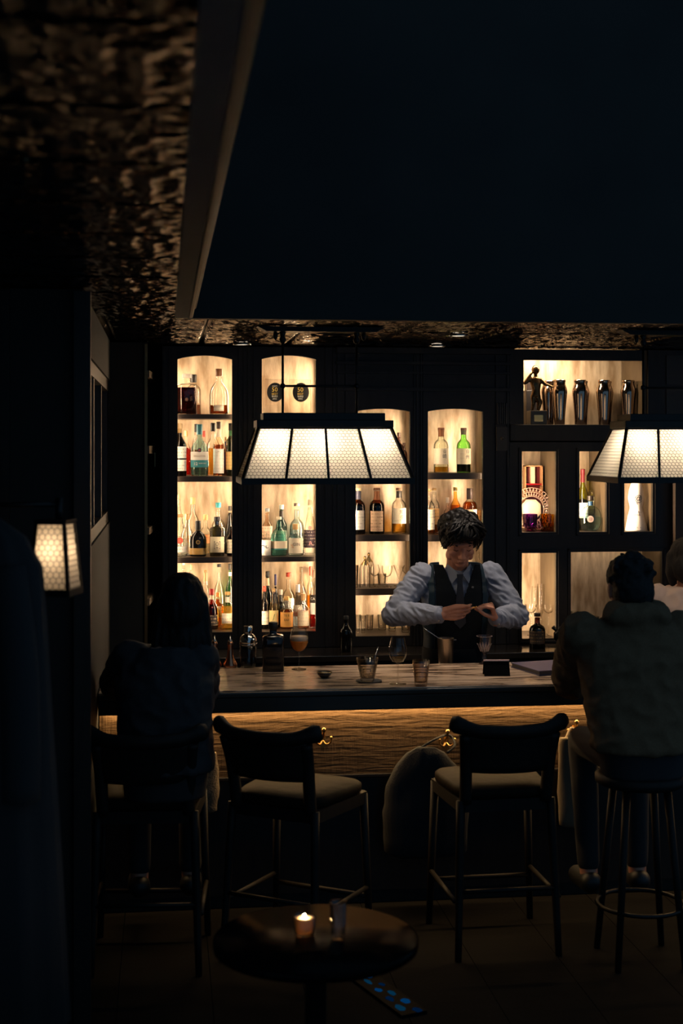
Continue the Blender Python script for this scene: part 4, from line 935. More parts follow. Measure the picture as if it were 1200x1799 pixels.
for (px_, col, lab) in ((931, (.50, .22, .55), 'purple cut-crystal tumbler in front of the crystal plate'), (962, (.95, .70, .12), 'yellow cut-crystal tumbler right of the purple one')):
    yg = Y0+.085; k = 13.2*MPP(px_, yg); hh = PZ(px_, 903, yg)-za_
    g = thing('cut_tumbler', lab, 'glass', (PX(px_, yg), yg, za_+.0005), 0, 'coloured cut tumblers')
    bm = bmesh.new(); lathe(bm, [(.80*k, 0), (.86*k, .012), (.70*k, .24*hh), (.95*k, .5*hh), (1.0*k, hh), (.92*k, hh), (.86*k, .5*hh), (.55*k, .30*hh), (0, .28*hh)], 12)
    fin('bowl', bm, glass(col, .5, .05), g)
    bm = bmesh.new()
    for q in range(12):
        a = 2*PI*q/12; bar(bm, (.84*k*math.cos(a), .84*k*math.sin(a), .26*hh), (.99*k*math.cos(a+.26), .99*k*math.sin(a+.26), .92*hh), .003, .003)
    tag(fin('cuts', bm, glass([c*.7 for c in col], .5, .05), g), kind='stuff')
    latheo('foot', [(.80*k, 0.0), (.95*k, .004), (.80*k, .20*hh), (.6*k, .26*hh)], glass((.9, .8, .7), .5), g, 12, smooth=False)

# ---- stemware and tumblers
GL = glass((.965, .955, .93), .30)
def stem(name, label, px, top, rpx, Y, zb_, bowl, stemz=.45, footr=.85, liq=None, group=None, sr=.0035):
    """bowl: list of (r, z) with r in units of the widest radius and z from 0 (bowl bottom) to 1 (rim)"""
    X = PX(px, Y); h = PZ(px, top, Y)-zb_; k = rpx*MPP(px, Y)
    r = thing(name, label, 'glass', (X, Y, zb_+.0005), 0, group)
    zb2 = stemz*h
    latheo('bowl', [(a*k, zb2+b*(h-zb2)) for a, b in bowl], GL, r, 24, cap=False)
    latheo('stem', [(sr*1.6, .006), (sr, .02), (sr, zb2*.8), (sr*1.5, zb2+.002)], GL, r, 10)
    latheo('foot', [(footr*k, 0), (footr*k, .0018), (.3*footr*k, .005), (sr*1.5, .008)], GL, r, 24)
    if liq:
        lo, hi, col, m = liq
        zs_ = [lo+(hi-lo)*q/6 for q in range(7)]
        def rb2(z):
            for (r0, z0), (r1, z1) in zip(bowl, bowl[1:]):
                if z0 <= z <= z1: return r0+(r1-r0)*(z-z0)/max(1e-6, z1-z0)
            return bowl[-1][0]
        latheo('drink', [(rb2(z)*k*.95, zb2+z*(h-zb2)+.0008) for z in zs_], m or liquid(col), r, 24)
    return r
WINE = [(.08, 0), (.55, .06), (.85, .22), (1, .42), (.97, .62), (.80, .88), (.74, 1)]
COUPE = [(.08, 0), (.5, .10), (.85, .45), (1, 1)]
MARTINI = [(.05, 0), (.5, .48), (1, 1)]
FLUTE = [(.1, 0), (.6, .10), (.9, .35), (1, .6), (.92, 1)]
BOWL = [(.1, 0), (.6, .10), (.9, .4), (1, .75), (.96, 1)]
def tumbler(name, label, px, top, rpx, Y, zb_, taper=.82, group=None, liq=None, gm=None, cat='glass', rp=0.0):
    X = PX(px, Y); h = PZ(px, top, Y)-zb_; k = rpx*MPP(px, Y)
    r = thing(name, label, cat, (X, Y, zb_+.0005), 0, group)
    latheo('wall', [(taper*k*.95, 0), (taper*k, .003), (k, h), (k*.94, h), (taper*k*.92, .14*h), (0, .12*h)], gm or GL, r, 24)
    if liq:
        hi, m = liq; rr = lambda z: (taper+(1-taper)*z)*k*.90
        latheo('drink', [(rr(.16), .16*h), (rr(hi), hi*h)], m, r, 20)
    return r
z32, z33 = SHELF[(3, 2)], SHELF[(3, 3)]
SG = 'stemware on the third niche shelves'
yf, ym, yb3 = ROWY['f']-.02, ROWY['m'], ROWY['b']
for (px_, top_, lab) in ((641, 977, 'tall glass mixing jar with metal lid among the stemware, front'), (648, 971, 'tall glass mixing jar with metal lid, partly behind the front jar')):
    yy = yf if px_ == 641 else ym+.03
    k = 9.5*MPP(px_, yy); hh = PZ(px_, top_, yy)-z32
    r = thing('lidded_jar', lab, 'jar', (PX(px_, yy), yy, z32+.0005), 0, 'lidded jars')
    latheo('jar', [(.95*k, 0), (k, .004), (k, .62*hh), (.8*k, .72*hh)], GL, r, 22, cap=False)
    latheo('lid', [(.82*k, .72*hh), (.80*k, .74*hh), (.30*k, .84*hh), (.22*k, .88*hh)], pbr('brass_lid', (.75, .55, .28), .25, metal=.9), r, 20)
    latheo('knob', [(.12*k, .88*hh), (.28*k, .92*hh), (.26*k, .97*hh), (.08*k, hh)], pbr('brass_lid', (.75, .55, .28)), r, 12)
stem('wine_glass', 'empty wine glass right of the lidded jars', 658.5, 992, 9, yf, z32, WINE, .50, .95, group=SG)
stem('cocktail_glass', 'empty rounded cocktail glass in the middle of the stemware shelf', 680, 994, 9.5, yf+.02, z32, BOWL, .48, .95, group=SG)
stem('martini_glass', 'empty V-shaped martini glass nearest the bartender\'s shoulder', 701, 993, 10.5, ym, z32, MARTINI, .30, .9, group=SG)
tumbler('tumbler', 'empty tumbler at the left edge of the stemware shelf', 621.5, 993, 8.5, yf, z32, group=SG)
tumbler('tumbler', 'low tumbler behind the cocktail glass on the stemware shelf', 671, 1008, 8, yb3, z32, group=SG)
stem('coupe_glass', 'coupe glass at the right rear of the stemware shelf', 714, 996, 8, yb3, z32, COUPE, .6, .8, group=SG)
for (px_, top_, r_, yy, lab) in ((628.5, 1080, 5.5, yf, 'champagne flute at the left edge of the lowest glass shelf'), (638, 1081, 5.5, yf+.02, 'champagne flute second from the left edge of the lowest glass shelf')):
    tumbler('flute', lab, px_, top_, r_, yy, z33, .55, group='glasses on the lowest shelf')
for (px_, top_, r_, yy, lab) in ((650, 1080, 6.5, yb3, 'tall tumbler behind the two flutes on the lowest shelf'), (671.5, 1080, 8.5, yb3-.02, 'tall tumbler in the middle of the lowest shelf'), (689, 1084, 8, ym, 'tumbler just left of the bartender\'s elbow, lowest shelf'), (712, 1083, 8, yf+.02, 'tumbler under the bartender\'s sleeve, lowest shelf')):
    tumbler('tumbler', lab, px_, top_, r_, yy, z33, .80, group='glasses on the lowest shelf')
zd, ze = RIGHT['d'], RIGHT['e']
stem('coupe_glass', 'coupe glass by the right wall of the lower right compartment', 963.5, 1062, 11.5, Y0+.09, zd, COUPE, .72, .62, group='stemware in the lower right compartment')
stem('coupe_glass', 'coupe glass left of the brown apothecary bottle', 933, 1062, 10.5, Y0+.15, zd, COUPE, .72, .62, group='stemware in the lower right compartment')
stem('flute_glass', 'tall slim flute at the back of the lower right compartment', 950, 1026, 6.5, Y0+.24, zd, FLUTE, .35, .9, group='stemware in the lower right compartment')
stem('flute_glass', 'tall slim flute second at the back of the lower right compartment', 940, 1030, 6, Y0+.28, zd, FLUTE, .35, .9, group='stemware in the lower right compartment')
tumbler('tumbler', 'tumbler at the left edge of the gold-backed compartment', 1009, 1074, 8, Y0+.12, ze, .9, group='glasses in the gold-backed compartment')
tumbler('glass_bowl', 'wide glass bowl beside the hooded man in the gold-backed compartment', 1037, 1083, 16, Y0+.15, ze, .75, group='glasses in the gold-backed compartment', cat='bowl')

# ================================================================== on the bar
def onbar(px, py): # y of a base point on the counter top seen at pixel py
    a = (px-600)/F; t = (CZ-CT)/((py-HY)/F); return t*(math.cos(TH)-a*math.sin(TH))
COPPER = pbr('copper', (.55, .24, .13), .22, metal=1.0)
for (px_, lab) in ((377, 'copper dasher bottle with bulbous foot half hidden by the woman\'s arm'), (404.5, 'copper dasher bottle with bulbous foot beside the glass shaker')):
    yy = onbar(px_, 1171); h = PZ(px_, 1119, yy)-CT; k = 13*MPP(px_, yy)
    r = thing('dasher_bottle', lab, 'bottle', (PX(px_, yy), yy, CT+.0005), 0, 'copper dasher bottles')
    latheo('body', [(.95*k, 0), (k, .006), (.95*k, .10*h), (.62*k, .24*h), (.42*k, .40*h), (.38*k, .72*h), (.42*k, .78*h), (.30*k, .84*h)], COPPER, r, 22)
    latheo('dasher', [(.30*k, .84*h), (.30*k, .88*h), (.10*k, .92*h), (.05*k, 1.05*h)], pbr('steel', (.6, .58, .55), .2, metal=1.0), r, 12)
yy = onbar(436, 1172); h = PZ(436, 1099.5, yy)-CT; k = 16*MPP(436, yy)
r = thing('cocktail_shaker', 'glass-bodied cobbler shaker with chrome top on the bar', 'shaker', (PX(436, yy), yy, CT+.0005))
CH2 = pbr('bright_chrome', (.62, .58, .54), .08, metal=1.0)
latheo('tin', [(.80*k, 0), (.84*k, .006), (.92*k, .55*h)], glass((.45, .43, .42), .5), r, 24)
latheo('band', [(.95*k, .53*h), (.97*k, .54*h), (.97*k, .57*h), (.95*k, .58*h)], CH2, r, 24)
latheo('strainer', [(.95*k, .58*h), (.98*k, .62*h), (.90*k, .70*h), (.70*k, .77*h), (.46*k, .81*h)], CH2, r, 24)
latheo('cap', [(.46*k, .81*h), (.48*k, .84*h), (.50*k, .98*h), (.42*k, 1.0*h), (0, 1.0*h)], CH2, r, 20)
bottle(None, 480, 1093, 38, 'f', 'deco', 'large square black liquor bottle standing on the bar', (.05, .04, .04), (.03, .02, .02), .7, BLK, .14, y=onbar(480, 1178), z=CT, n=6.0, opaque=pbr('smoked_black_glass', (.010, .008, .008), .08), group='bottles on the bar')
yy = onbar(525.5, 1176)
def cocktailmat():
    m, nt, out = newmat('orange_cocktail')
    d = N(nt, 'ShaderNodeBsdfDiffuse'); d.inputs[0].default_value = (.90, .42, .05, 1); t = N(nt, 'ShaderNodeBsdfTranslucent'); t.inputs[0].default_value = (.95, .45, .05, 1)
    tr = N(nt, 'ShaderNodeBsdfTransparent'); tr.inputs[0].default_value = (.95, .55, .08, 1)
    m1 = N(nt, 'ShaderNodeMixShader'); m1.inputs[0].default_value = .5; m2 = N(nt, 'ShaderNodeMixShader'); m2.inputs[0].default_value = .35
    nt.links.new(d.outputs[0], m1.inputs[1]); nt.links.new(t.outputs[0], m1.inputs[2]); nt.links.new(m1.outputs[0], m2.inputs[1]); nt.links.new(tr.outputs[0], m2.inputs[2]); nt.links.new(m2.outputs[0], out.inputs[0]); return m
foam = pbr('cocktail_foam', (.75, .55, .38), .6)
r = stem('sour_glass', 'tulip glass of orange cocktail with pale foam on the bar', 525.5, 1102.5, 16.5, yy, CT, WINE, .42, .80, (.02, .46, None, cocktailmat()))
b_h = PZ(525.5, 1102.5, yy)-CT; kk = 16.5*MPP(525.5, yy); z_0 = .42*b_h
latheo('foam', [(rad_at([(a, b) for a, b in WINE], q)*kk*.95, z_0+q*(b_h-z_0)) for q in (.465, .55, .64)], foam, r, 24)
yy = onbar(570, 1191); k = 13.5*MPP(570, yy); h = .028
r = thing('dish', 'small dark dish with worn gold rim on the bar', 'dish', (PX(570, yy), yy, CT+.0005))
latheo('bowl', [(.45*k, 0), (.5*k, .003), (.85*k, .5*h), (k, h), (.9*k, h), (.7*k, .4*h), (0, .25*h)], plain((.02, .016, .013), .3), r, 24)
latheo('rim', [(.94*k, h*.93), (1.02*k, h), (.92*k, h*1.06)], pbr('gold_rim', (.70, .48, .2), .25, metal=1.0), r, 24, cap=False)
yy = onbar(646, 1199)
cs = thing('coaster', 'dark leather coaster under the short tumbler on the bar', 'coaster', (PX(648, yy+.03), yy+.03, CT+.0005))
latheo('pad', [(.060, 0), (.062, .002), (.060, .005)], plain((.012, .01, .009), .6), cs, 28); latheo('stitching', [(.053, .005), (.054, .0056), (.055, .005)], plain((.05, .035, .02), .7), cs, 28, cap=False)
WATERM = glass((.95, .93, .88), .6)
r = tumbler('tumbler', 'short rocks tumbler of water with a thin stirrer on a dark coaster', 645.5, 1156, 19.5, yy, CT+.0062, .62, liq=(.62, WATERM), group='glasses on the bar')
tubeo('stirrer', [(.005, 0, .02), (.055, .02, PZ(645, 1140, yy)-CT)], .0014, pbr('steel', (.6, .58, .55)), r, 6)
bm = bmesh.new(); box(bm, (-.022, -.02, .022), (.016, .018, .056), .004); fin('ice_cube', bm, glass((.93, .88, .80), .5, .1), r)
yy = onbar(699, 1202)
stem('wine_glass', 'stemmed tasting glass with a little clear wine on the bar', 699, 1120, 16.5, yy, CT, WINE, .45, .92, (.02, .22, (.92, .80, .62), None), group='glasses on the bar')
yy = onbar(739.5, 1205)
tumbler('tumbler', 'small flared water tumbler right of the stemmed tasting glass', 739.5, 1160, 15.5, yy, CT, .72, liq=(.5, WATERM), group='glasses on the bar', gm=glass((.90, .85, .80), .45))
yy = 7.17; zl = CT-.0545
r = thing('mixing_tin', 'brushed steel mixing tin with a bar spoon behind the counter edge', 'tin', (PX(783, yy), yy, zl), 0)
h = PZ(783, 1121, yy)-zl; k = 14.5*MPP(783, yy)
latheo('tin', [(.82*k, 0), (.84*k, .004), (k, h), (1.03*k, h+.001), (.97*k, h), (.82*k, .008), (0, .006)], pbr('brushed_steel', (.80, .64, .48), .30, metal=1.0, bump=.05, bscale=200, bstretch=(1, 1, .05)), r, 24)
tubeo('bar_spoon', [(.01, 0, .02), (-.035, -.01, h), (-.12, -.03, PZ(745, 1102, yy)-zl)], .0022, pbr('steel', (.6, .58, .55)), r, 6)
bm = bmesh.new(); box(bm, (k*.98, -.006, h-.012), (k*1.28, .006, h-.006)); fin('lip', bm, pbr('steel', (.6, .58, .55)), r)
yy = 7.05
CRYG = glass((.97, .92, .92), .35, .03)
r = thing('crystal_glass', 'small cut-crystal stem glass in front of the bartender', 'glass', (PX(851, yy), yy, CT+.0005), 0, 'glasses on the bar')
h = PZ(851, 1117.5, yy)-CT; k = 14*MPP(851, yy)
bm = bmesh.new(); lathe(bm, [(.20*k, .36*h), (.55*k, .46*h), (.88*k, .68*h), (k, .97*h), (k*.99, h), (k*.92, h), (.80*k, .70*h), (.45*k, .52*h), (0, .47*h)], 14); fin('bowl', bm, CRYG, r)
bm = bmesh.new()
for q in range(14):
    a = 2*PI*q/14
    for s in (-1, 1): bar(bm, (.50*k*math.cos(a), .50*k*math.sin(a), .45*h), (.93*k*math.cos(a+s*.22), .93*k*math.sin(a+s*.22), .74*h), .0018, .002)
tag(fin('cuts', bm, pbr('crystal_glints', (.42, .35, .34), .12), r), kind='stuff')  # opaque pale cuts and rim paint in the crystal's highlights
bm = bmesh.new(); lathe(bm, [(.99*k, .99*h), (1.01*k, h*1.005), (.95*k, h*1.005)], 20, cap=False); fin('rim', bm, pbr('crystal_glints', (.42, .35, .34), .12), r)
bm = bmesh.new(); lathe(bm, [(.70*k, 0), (.70*k, .004), (.25*k, .012), (.14*k, .12*h), (.30*k, .18*h), (.34*k, .22*h), (.26*k, .26*h), (.14*k, .29*h), (.22*k, .36*h)], 10); fin('stem', bm, CRYG, r)
yy = onbar(872, 1186)
r = thing('tent_sign', 'small black folded tent sign with bright top edge on the bar', 'sign', (PX(872, yy), yy, CT+.0005), math.radians(-6))
w2 = 22.5*MPP(872, yy); h = PZ(872, 1160, yy)-CT-.004
for s in (-1, 1):
    bm = bmesh.new(); prism(bm, [(0, h), (.0025, h), (s*.035+.0025, 0), (s*.035, 0)] if s > 0 else [(-.0025, h), (0, h), (s*.035, 0), (s*.035-.0025, 0)], 'x', -w2, w2); fin('leaf', bm, plain((.0015, .0015, .0016), .85, 0, .05), r)
boxo('top_edge', (-w2, -.005, h), (w2, .005, h+.006), plain((.80, .58, .56), .4), r)
mb = P(935, 1178, onbar(935, 1178))
r = thing('menu_book', 'dark violet menu book lying by the hooded man\'s arm', 'book', (PX(972, 6.80), 6.80, CT+.0005), math.radians(14))
boxo('cover', (-.15, -.13, 0), (.17, .16, .004), plain((.055, .045, .085), .45), r, .001); boxo('pages', (-.145, -.125, .004), (.165, .155, .020), plain((.07, .06, .06), .7), r); boxo('cover', (-.15, -.13, .020), (.17, .16, .024), plain((.075, .062, .115), .40), r, .001)
# beer tap by the hooded man
tp = P(982, 1118, 8.0)
r = thing('tap', 'black tap head with cross handle and pale column on the back counter', 'tap', (PX(982, 7.98), 7.98, ZBC+.0005))
tubeo('column', [(.004, 0, 0), (.004, 0, .045)], .014, pbr('pale_column', (.30, .22, .13), .4), r, 12)
latheo('head', [(.018, .045), (.03, .055), (.032, .09), (.02, .105)], plain((.012, .012, .012), .25), r, 14)
for dxy in ((.03, .0), (-.035, .01), (.0, -.03)): tubeo('handle', [(0, 0, .09), (dxy[0], dxy[1], .125)], [.006, .012], plain((.012, .012, .012), .25), r, 8)
# coat hooks under the counter
BRASS = pbr('hook_brass', (.55, .33, .12), .28, metal=1.0)
def hook(px, py, label):
    p = P(px, py, 6.54)
    r = thing('coat_hook', label, 'hook', (p.x, 6.539, p.z), 0, 'coat hooks under the counter')
    bm = bmesh.new(); prism(bm, [(-.009, -.045), (.009, -.045), (.013, 0), (.009, .022), (-.009, .022), (-.013, 0)], 'y', -.006, 0); fin('plate', bm, BRASS, r)
    tubeo('prong', spline([(0, -.004, .0), (0, -.03, .012), (0, -.045, .04)]), .0065, BRASS, r, 8)
    bm = bmesh.new(); bmesh.ops.create_uvsphere(bm, u_segments=10, v_segments=8, radius=.0115, matrix=Matrix.Translation((0, -.045, .045))); fin('knob', bm, BRASS, r, True)
    for s in (-1, 1):
        tubeo('prong', spline([(0, -.004, -.012), (s*.015, -.02, -.026), (s*.032, -.028, -.016), (s*.036, -.03, .002)]), .0045, BRASS, r, 8)
        bm = bmesh.new(); bmesh.ops.create_uvsphere(bm, u_segments=10, v_segments=8, radius=.0075, matrix=Matrix.Translation((s*.036, -.03, .006))); fin('knob', bm, BRASS, r, True)
    return r
h1 = hook(567, 1296, 'brass coat hook under the counter above the turned chair')
p = P(783, 1299, 6.54); dup(h1, (p.x, 6.539, p.z), label='brass coat hook left of the straight chair\'s crest rail')
p = P(352, 1308, 6.54); dup(h1, (p.x, 6.539, p.z), label='brass coat hook carrying the woven bag by the woman')
p = P(1008, 1282, 6.54); dup(h1, (p.x, 6.539, p.z), label='brass coat hook carrying the pale bag by the hooded man')
# ================================================================== chairs
LEATHER = pbr('dark_leather', (.010, .008, .007), .55, spec=.2, var=(.015, .012, .010), vscale=(40, 40, 40), bump=.15, bscale=180)
SEATM = pbr('worn_leather_seat', (.017, .011, .0065), .6, spec=.07, var=(.011, .007, .004), vscale=(9, 9, 9), bump=.2, bscale=25)
CHAIRW = pbr('chair_wood', (.008, .0065, .0055), .55, spec=.2, var=(.013, .010, .008), vscale=(40, 40, 6))
SEATZ = .70
def loft(bm, rings, seg=24, cap=True):
    """rings: list of lists of points"""
    R = [[bm.verts.new(p) for p in r] for r in rings]
    for i in range(len(R)-1):
        for k in range(len(R[0])):
            k2 = (k+1) % len(R[0]); bm.faces.new((R[i][k], R[i][k2], R[i+1][k2], R[i+1][k]))
    if cap: bm.faces.new(list(reversed(R[0]))); bm.faces.new(R[-1])
def chair(label, loc, rz):
    r = thing('bar_chair', label, 'chair', loc, rz, 'bar chairs')
    w2, d0, d1 = .215, -.20, .24
    # seat cushion: rounded trapezoid, softly domed
    rings = []
    for (k, z) in ((.94, SEATZ-.05), (1.0, SEATZ-.04), (1.0, SEATZ-.012), (.95, SEATZ-.002), (.6, SEATZ+.006), (.1, SEATZ+.008)):
        ring = []
        for q in range(32):
            a = 2*PI*q/32; cx, sy = math.cos(a), math.sin(a)
            cx = math.copysign(abs(cx)**.42, cx); sy = math.copysign(abs(sy)**.42, sy)
            yy = (d0+d1)/2+sy*(d1-d0)/2*k; ww = w2*(1+.10*sy)
            ring.append((cx*ww*k, yy, z))
        rings.append(ring)
    bm = bmesh.new(); loft(bm, rings); fin('seat', bm, SEATM, r, True)
    bm = bmesh.new()
    for (a, b) in (((-w2*.88, d0+.02), (w2*.88, d0+.02)), ((-w2, d1-.02), (w2, d1-.02)), ((-w2*.88, d0+.02), (-w2, d1-.02)), ((w2*.88, d0+.02), (w2, d1-.02))): bar(bm, (a[0], a[1], SEATZ-.075), (b[0], b[1], SEATZ-.075), .022, .05)
    fin('seat_frame', bm, CHAIRW, r)
    for s in (-1, 1):
        tubeo('leg', [(s*w2*.98, d1-.025, SEATZ-.06), (s*w2*1.08, d1+.0, 0.0)], [.019, .014], CHAIRW, r, 10)
        tubeo('leg', spline([(s*w2*1.0, d0-.035, 0.0), (s*w2*.90, d0+.01, SEATZ-.05)], 4), [.014, .015, .017, .018, .019], CHAIRW, r, 10)
        tubeo('stile', spline([(s*w2*.80, d0+.012, SEATZ-.06), (s*w2*.83, d0-.02, SEATZ+.12), (s*w2*.88, d0-.055, SEATZ+.235)], 5), .026, CHAIRW, r, 10)
        tubeo('footrest', [(s*w2*1.04, d0-.01, .24), (s*w2*1.05, d1-.01, .24)], .010, CHAIRW, r, 8)
    tubeo('footrest', [(-w2*1.06, d1-.01, .20), (w2*1.06, d1-.01, .20)], .011, CHAIRW, r, 8)
    tubeo('footrest', [(-w2*.97, d0-.02, .28), (w2*.97, d0-.02, .28)], .010, CHAIRW, r, 8)
    # curved leather back panel
    rows = []
    for z in (0, 1):
        pass
    bm = bmesh.new(); n_ = 14; m_ = 6; G = []
    for j in range(m_+1):
        t = j/m_; z = SEATZ+.075+t*.170; hw = w2*(.80+.10*t); y0 = d0-.016-.040*t
        G.append([(bm.verts.new((hw*(2*i/n_-1), y0-.045*(1-(2*i/n_-1)**2)-.012, z)), bm.verts.new((hw*(2*i/n_-1), y0-.045*(1-(2*i/n_-1)**2)+.012, z))) for i in range(n_+1)])
    for j in range(m_):
        for i in range(n_):
            for s in (0, 1): bm.faces.new((G[j][i][s], G[j][i+1][s], G[j+1][i+1][s], G[j+1][i][s]))
        for i in (0, n_): bm.faces.new((G[j][i][0], G[j][i][1], G[j+1][i][1], G[j+1][i][0]))
    for j in (0, m_):
        for i in range(n_): bm.faces.new((G[j][i][0], G[j][i+1][0], G[j][i+1][1], G[j][i][1]))
    fin('backrest', bm, LEATHER, r, True)
    # wide crest rail with rounded upturned ends
    pts, rad = [], []
    for i in range(25):
        u = 2*i/24-1
        pts.append((u*.245, d0-.105+.075*u*u, SEATZ+.250+.012*u*u+.022*max(0, abs(u)-.6)/.4))
        rad.append(.022+.009*max(0, (abs(u)-.72))/.28)
    rad[0] = rad[-1] = .020
    bm = bmesh.new(); tube(bm, pts, rad, 12, True, 1.35); fin('crest_rail', bm, CHAIRW, r, True)
    return r
p3 = P(891, 1300, 5.72)
ch = chair('dark bar chair with straight-on curved crest rail beside the hooded man', (p3.x+.01, 6.00, 0), math.radians(2))
p2 = P(478, 1310, 5.75)
ch2 = dup(ch, (p2.x+.115, 5.96, 0), math.radians(-34), 'empty dark bar chair turned to the right, in front of the square bottle')
p1 = P(262, 1310, 5.75)
ch1 = dup(ch, (p1.x+.0, 5.98, 0), math.radians(-4), 'dark bar chair the seated woman sits on')

# ================================================================== people
def ell(bm, c, r, rot=None, seg=18):
    M = Matrix.Translation(c) @ (rot.to_4x4() if rot else Matrix.Identity(4)) @ Matrix.Diagonal((r[0], r[1], r[2], 1))
    bmesh.ops.create_uvsphere(bm, u_segments=seg, v_segments=max(8, seg*2//3), radius=1.0, matrix=M)
def cap_(bm, a, ra, b, rb, seg=12):
    """tapered capsule"""
    a = Vector(a); b = Vector(b); d = b-a; L_ = d.length
    if L_ < 1e-6: return ell(bm, a, (ra, ra, ra))
    d.normalize(); pts, rad = [], []
    for k in range(4):
        t = PI/2*k/4; pts.append(a-d*ra*math.cos(t)); rad.append(max(1e-4, ra*math.sin(t)))
    pts.append(a); rad.append(ra); pts.append(b); rad.append(rb)
    for k in range(1, 5):
        t = PI/2*k/4; pts.append(b+d*rb*math.sin(t)); rad.append(max(1e-4, rb*math.cos(t)))
    u = d.orthogonal().normalized(); s = d.cross(u)
    R = [[bm.verts.new(p+(u*math.cos(2*PI*q/seg)+s*math.sin(2*PI*q/seg))*r_) for q in range(seg)] for p, r_ in zip(pts, rad)]
    for i in range(len(R)-1):
        for q in range(seg):
            q2 = (q+1) % seg; bm.faces.new((R[i][q], R[i][q2], R[i+1][q2], R[i+1][q]))
    bm.faces.new(list(reversed(R[0]))); bm.faces.new(R[-1])
def chain(bm, pts, rads):
    for i in range(len(pts)-1): cap_(bm, pts[i], rads[i], pts[i+1], rads[i+1])
def torso(bm, rings, seg=28, n=2.4):
    """rings: (cx, cy, cz, rx, ry)"""
    RR = []
    for (cx, cy, cz, rx, ry) in rings:
        ring = []
        for q in range(seg):
            a = 2*PI*q/seg; c, s = math.cos(a), math.sin(a)
            c = math.copysign(abs(c)**(2/n), c); s = math.copysign(abs(s)**(2/n), s)
            ring.append((cx+c*rx, cy+s*ry, cz))
        RR.append(ring)
    loft(bm, RR)
def remesh(name, bm, voxel, smooth, mat, parent, wrinkle=None):
    bmesh.ops.recalc_face_normals(bm, faces=bm.faces)
    me = bpy.data.meshes.new(name+'_src'); bm.to_mesh(me); bm.free()
    o = bpy.data.objects.new(name+'_src', me); COL.objects.link(o)
    m = o.modifiers.new('r', 'REMESH'); m.mode = 'VOXEL'; m.voxel_size = voxel; m.use_smooth_shade = True
    if smooth: s = o.modifiers.new('s', 'SMOOTH'); s.factor = .5; s.iterations = smooth
    dg = bpy.context.evaluated_depsgraph_get(); dg.update()
    m2 = bpy.data.meshes.new_from_object(o.evaluated_get(dg)); m2.name = name
    bpy.data.objects.remove(o); bpy.data.meshes.remove(me)
    m2.materials.clear()
    if wrinkle:
        nv = [v.normal.copy() for v in m2.vertices]
        for v, n_ in zip(m2.vertices, nv): v.co = v.co+n_*wrinkle(v.co, n_)
    return link(name, m2, mat, parent, True)
def hand(bm, wrist, f, u, n, curls, spread=1.0, thumb=None, sc=1.0):
    """palm and five bent fingers.  f along the hand, u towards the thumb side, n out of the palm"""
    f = f.normalized(); n = (n-f*n.dot(f)).normalized(); u = (u-f*u.dot(f)-n*u.dot(n)).normalized()
    W = Vector(wrist)
    cap_(bm, W-f*.03*sc, .024*sc, W+f*.01*sc, .023*sc)
    offs = (.031, .0105, -.0105, -.030); lens = ((.043, .026, .021), (.047, .030, .022), (.043, .028, .021), (.034, .021, .019))
    kn = [W+f*(.088-.006*abs(i-1))*sc+u*o*sc-n*.002 for i, o in enumerate(offs)]
    for i, k in enumerate(kn):
        cap_(bm, W+f*.012*sc+u*offs[i]*.55*sc, .0150*sc, k, .0108*sc)
        cap_(bm, W+f*.045*sc+u*offs[i]*.8*sc, .0145*sc, k-f*.012*sc+n*.004*sc, .0115*sc)
        a = 0.0; p = k; cu = curls[i]
        for j, (ln, ang) in enumerate(zip(lens[i], cu)):
            a += math.radians(ang)
            d = f*math.cos(a)+n*math.sin(a)+u*(offs[i]*spread)
            d.normalize(); q = p+d*ln*sc
            cap_(bm, p, (.0098-.0010*j)*sc, q, (.0090-.0010*j)*sc); p = q
    tb = W+f*.022*sc+u*.026*sc+n*.008*sc
    if isinstance(thumb, Vector):            # thumb bends towards a point it pinches
        p = tb; cap_(bm, W+f*.01*sc+u*.012*sc, .016*sc, tb, .0155*sc)
        d = thumb-tb; md = tb+d*.5+(u*.012+n*.010)*sc; pts = [tb, tb.lerp(md, .85), md.lerp(thumb, .45), thumb-d.normalized()*.006]
        for i in range(3): cap_(bm, pts[i], (.0140, .0112, .0100)[i]*sc, pts[i+1], (.0112, .0100, .0084)[i]*sc)
        return
    t1, t2, t3 = thumb
    p = tb; cap_(bm, W+f*.01*sc+u*.012*sc, .016*sc, tb, .0155*sc)
    for ln, r0, r1, (a, b, c) in ((.042, .0145, .0115, t1), (.032, .0112, .0100, t2), (.026, .0100, .0082, t3)):
        d = (f*a+u*b+n*c).normalized(); q = p+d*ln*sc; cap_(bm, p, r0*sc, q, r1*sc); p = q
def head(bm, c, R, sc=1.0):
    """skull, jaw, brow, nose, lips, ears.  R: 3x3 with columns right, back, up (face looks along -back)"""
    def T(x, y, z): return Vector(c)+R @ Vector((x*sc, y*sc, z*sc))
    E = lambda p, r: ell(bm, T(*p), [q*sc for q in r], R)
    E((0, .012, .035), (.076, .094, .088)); E((0, -.015, -.010), (.066, .076, .085))
    E((0, -.030, -.060), (.050, .054, .048)); E((0, -.062, -.090), (.024, .022, .020))
    E((0, -.072, .038), (.052, .020, .014)); 
    for s in (-1, 1):
        E((s*.040, -.062, -.018), (.024, .022, .020)); E((s*.078, .008, -.005), (.010, .020, .032)); E((s*.083, .016, .010), (.006, .014, .016))
        E((s*.031, -.074, .014), (.016, .010, .010)); E((s*.052, -.028, -.062), (.016, .030, .024))
        E((s*.012, -.098, -.028), (.009, .010, .008))
    cap_(bm, T(0, -.084, .022), .008*sc, T(0, -.105, -.022), .0115*sc)
    E((0, -.088, -.054), (.021, .010, .006)); E((0, -.084, -.066), (.018, .010, .007))
    return T
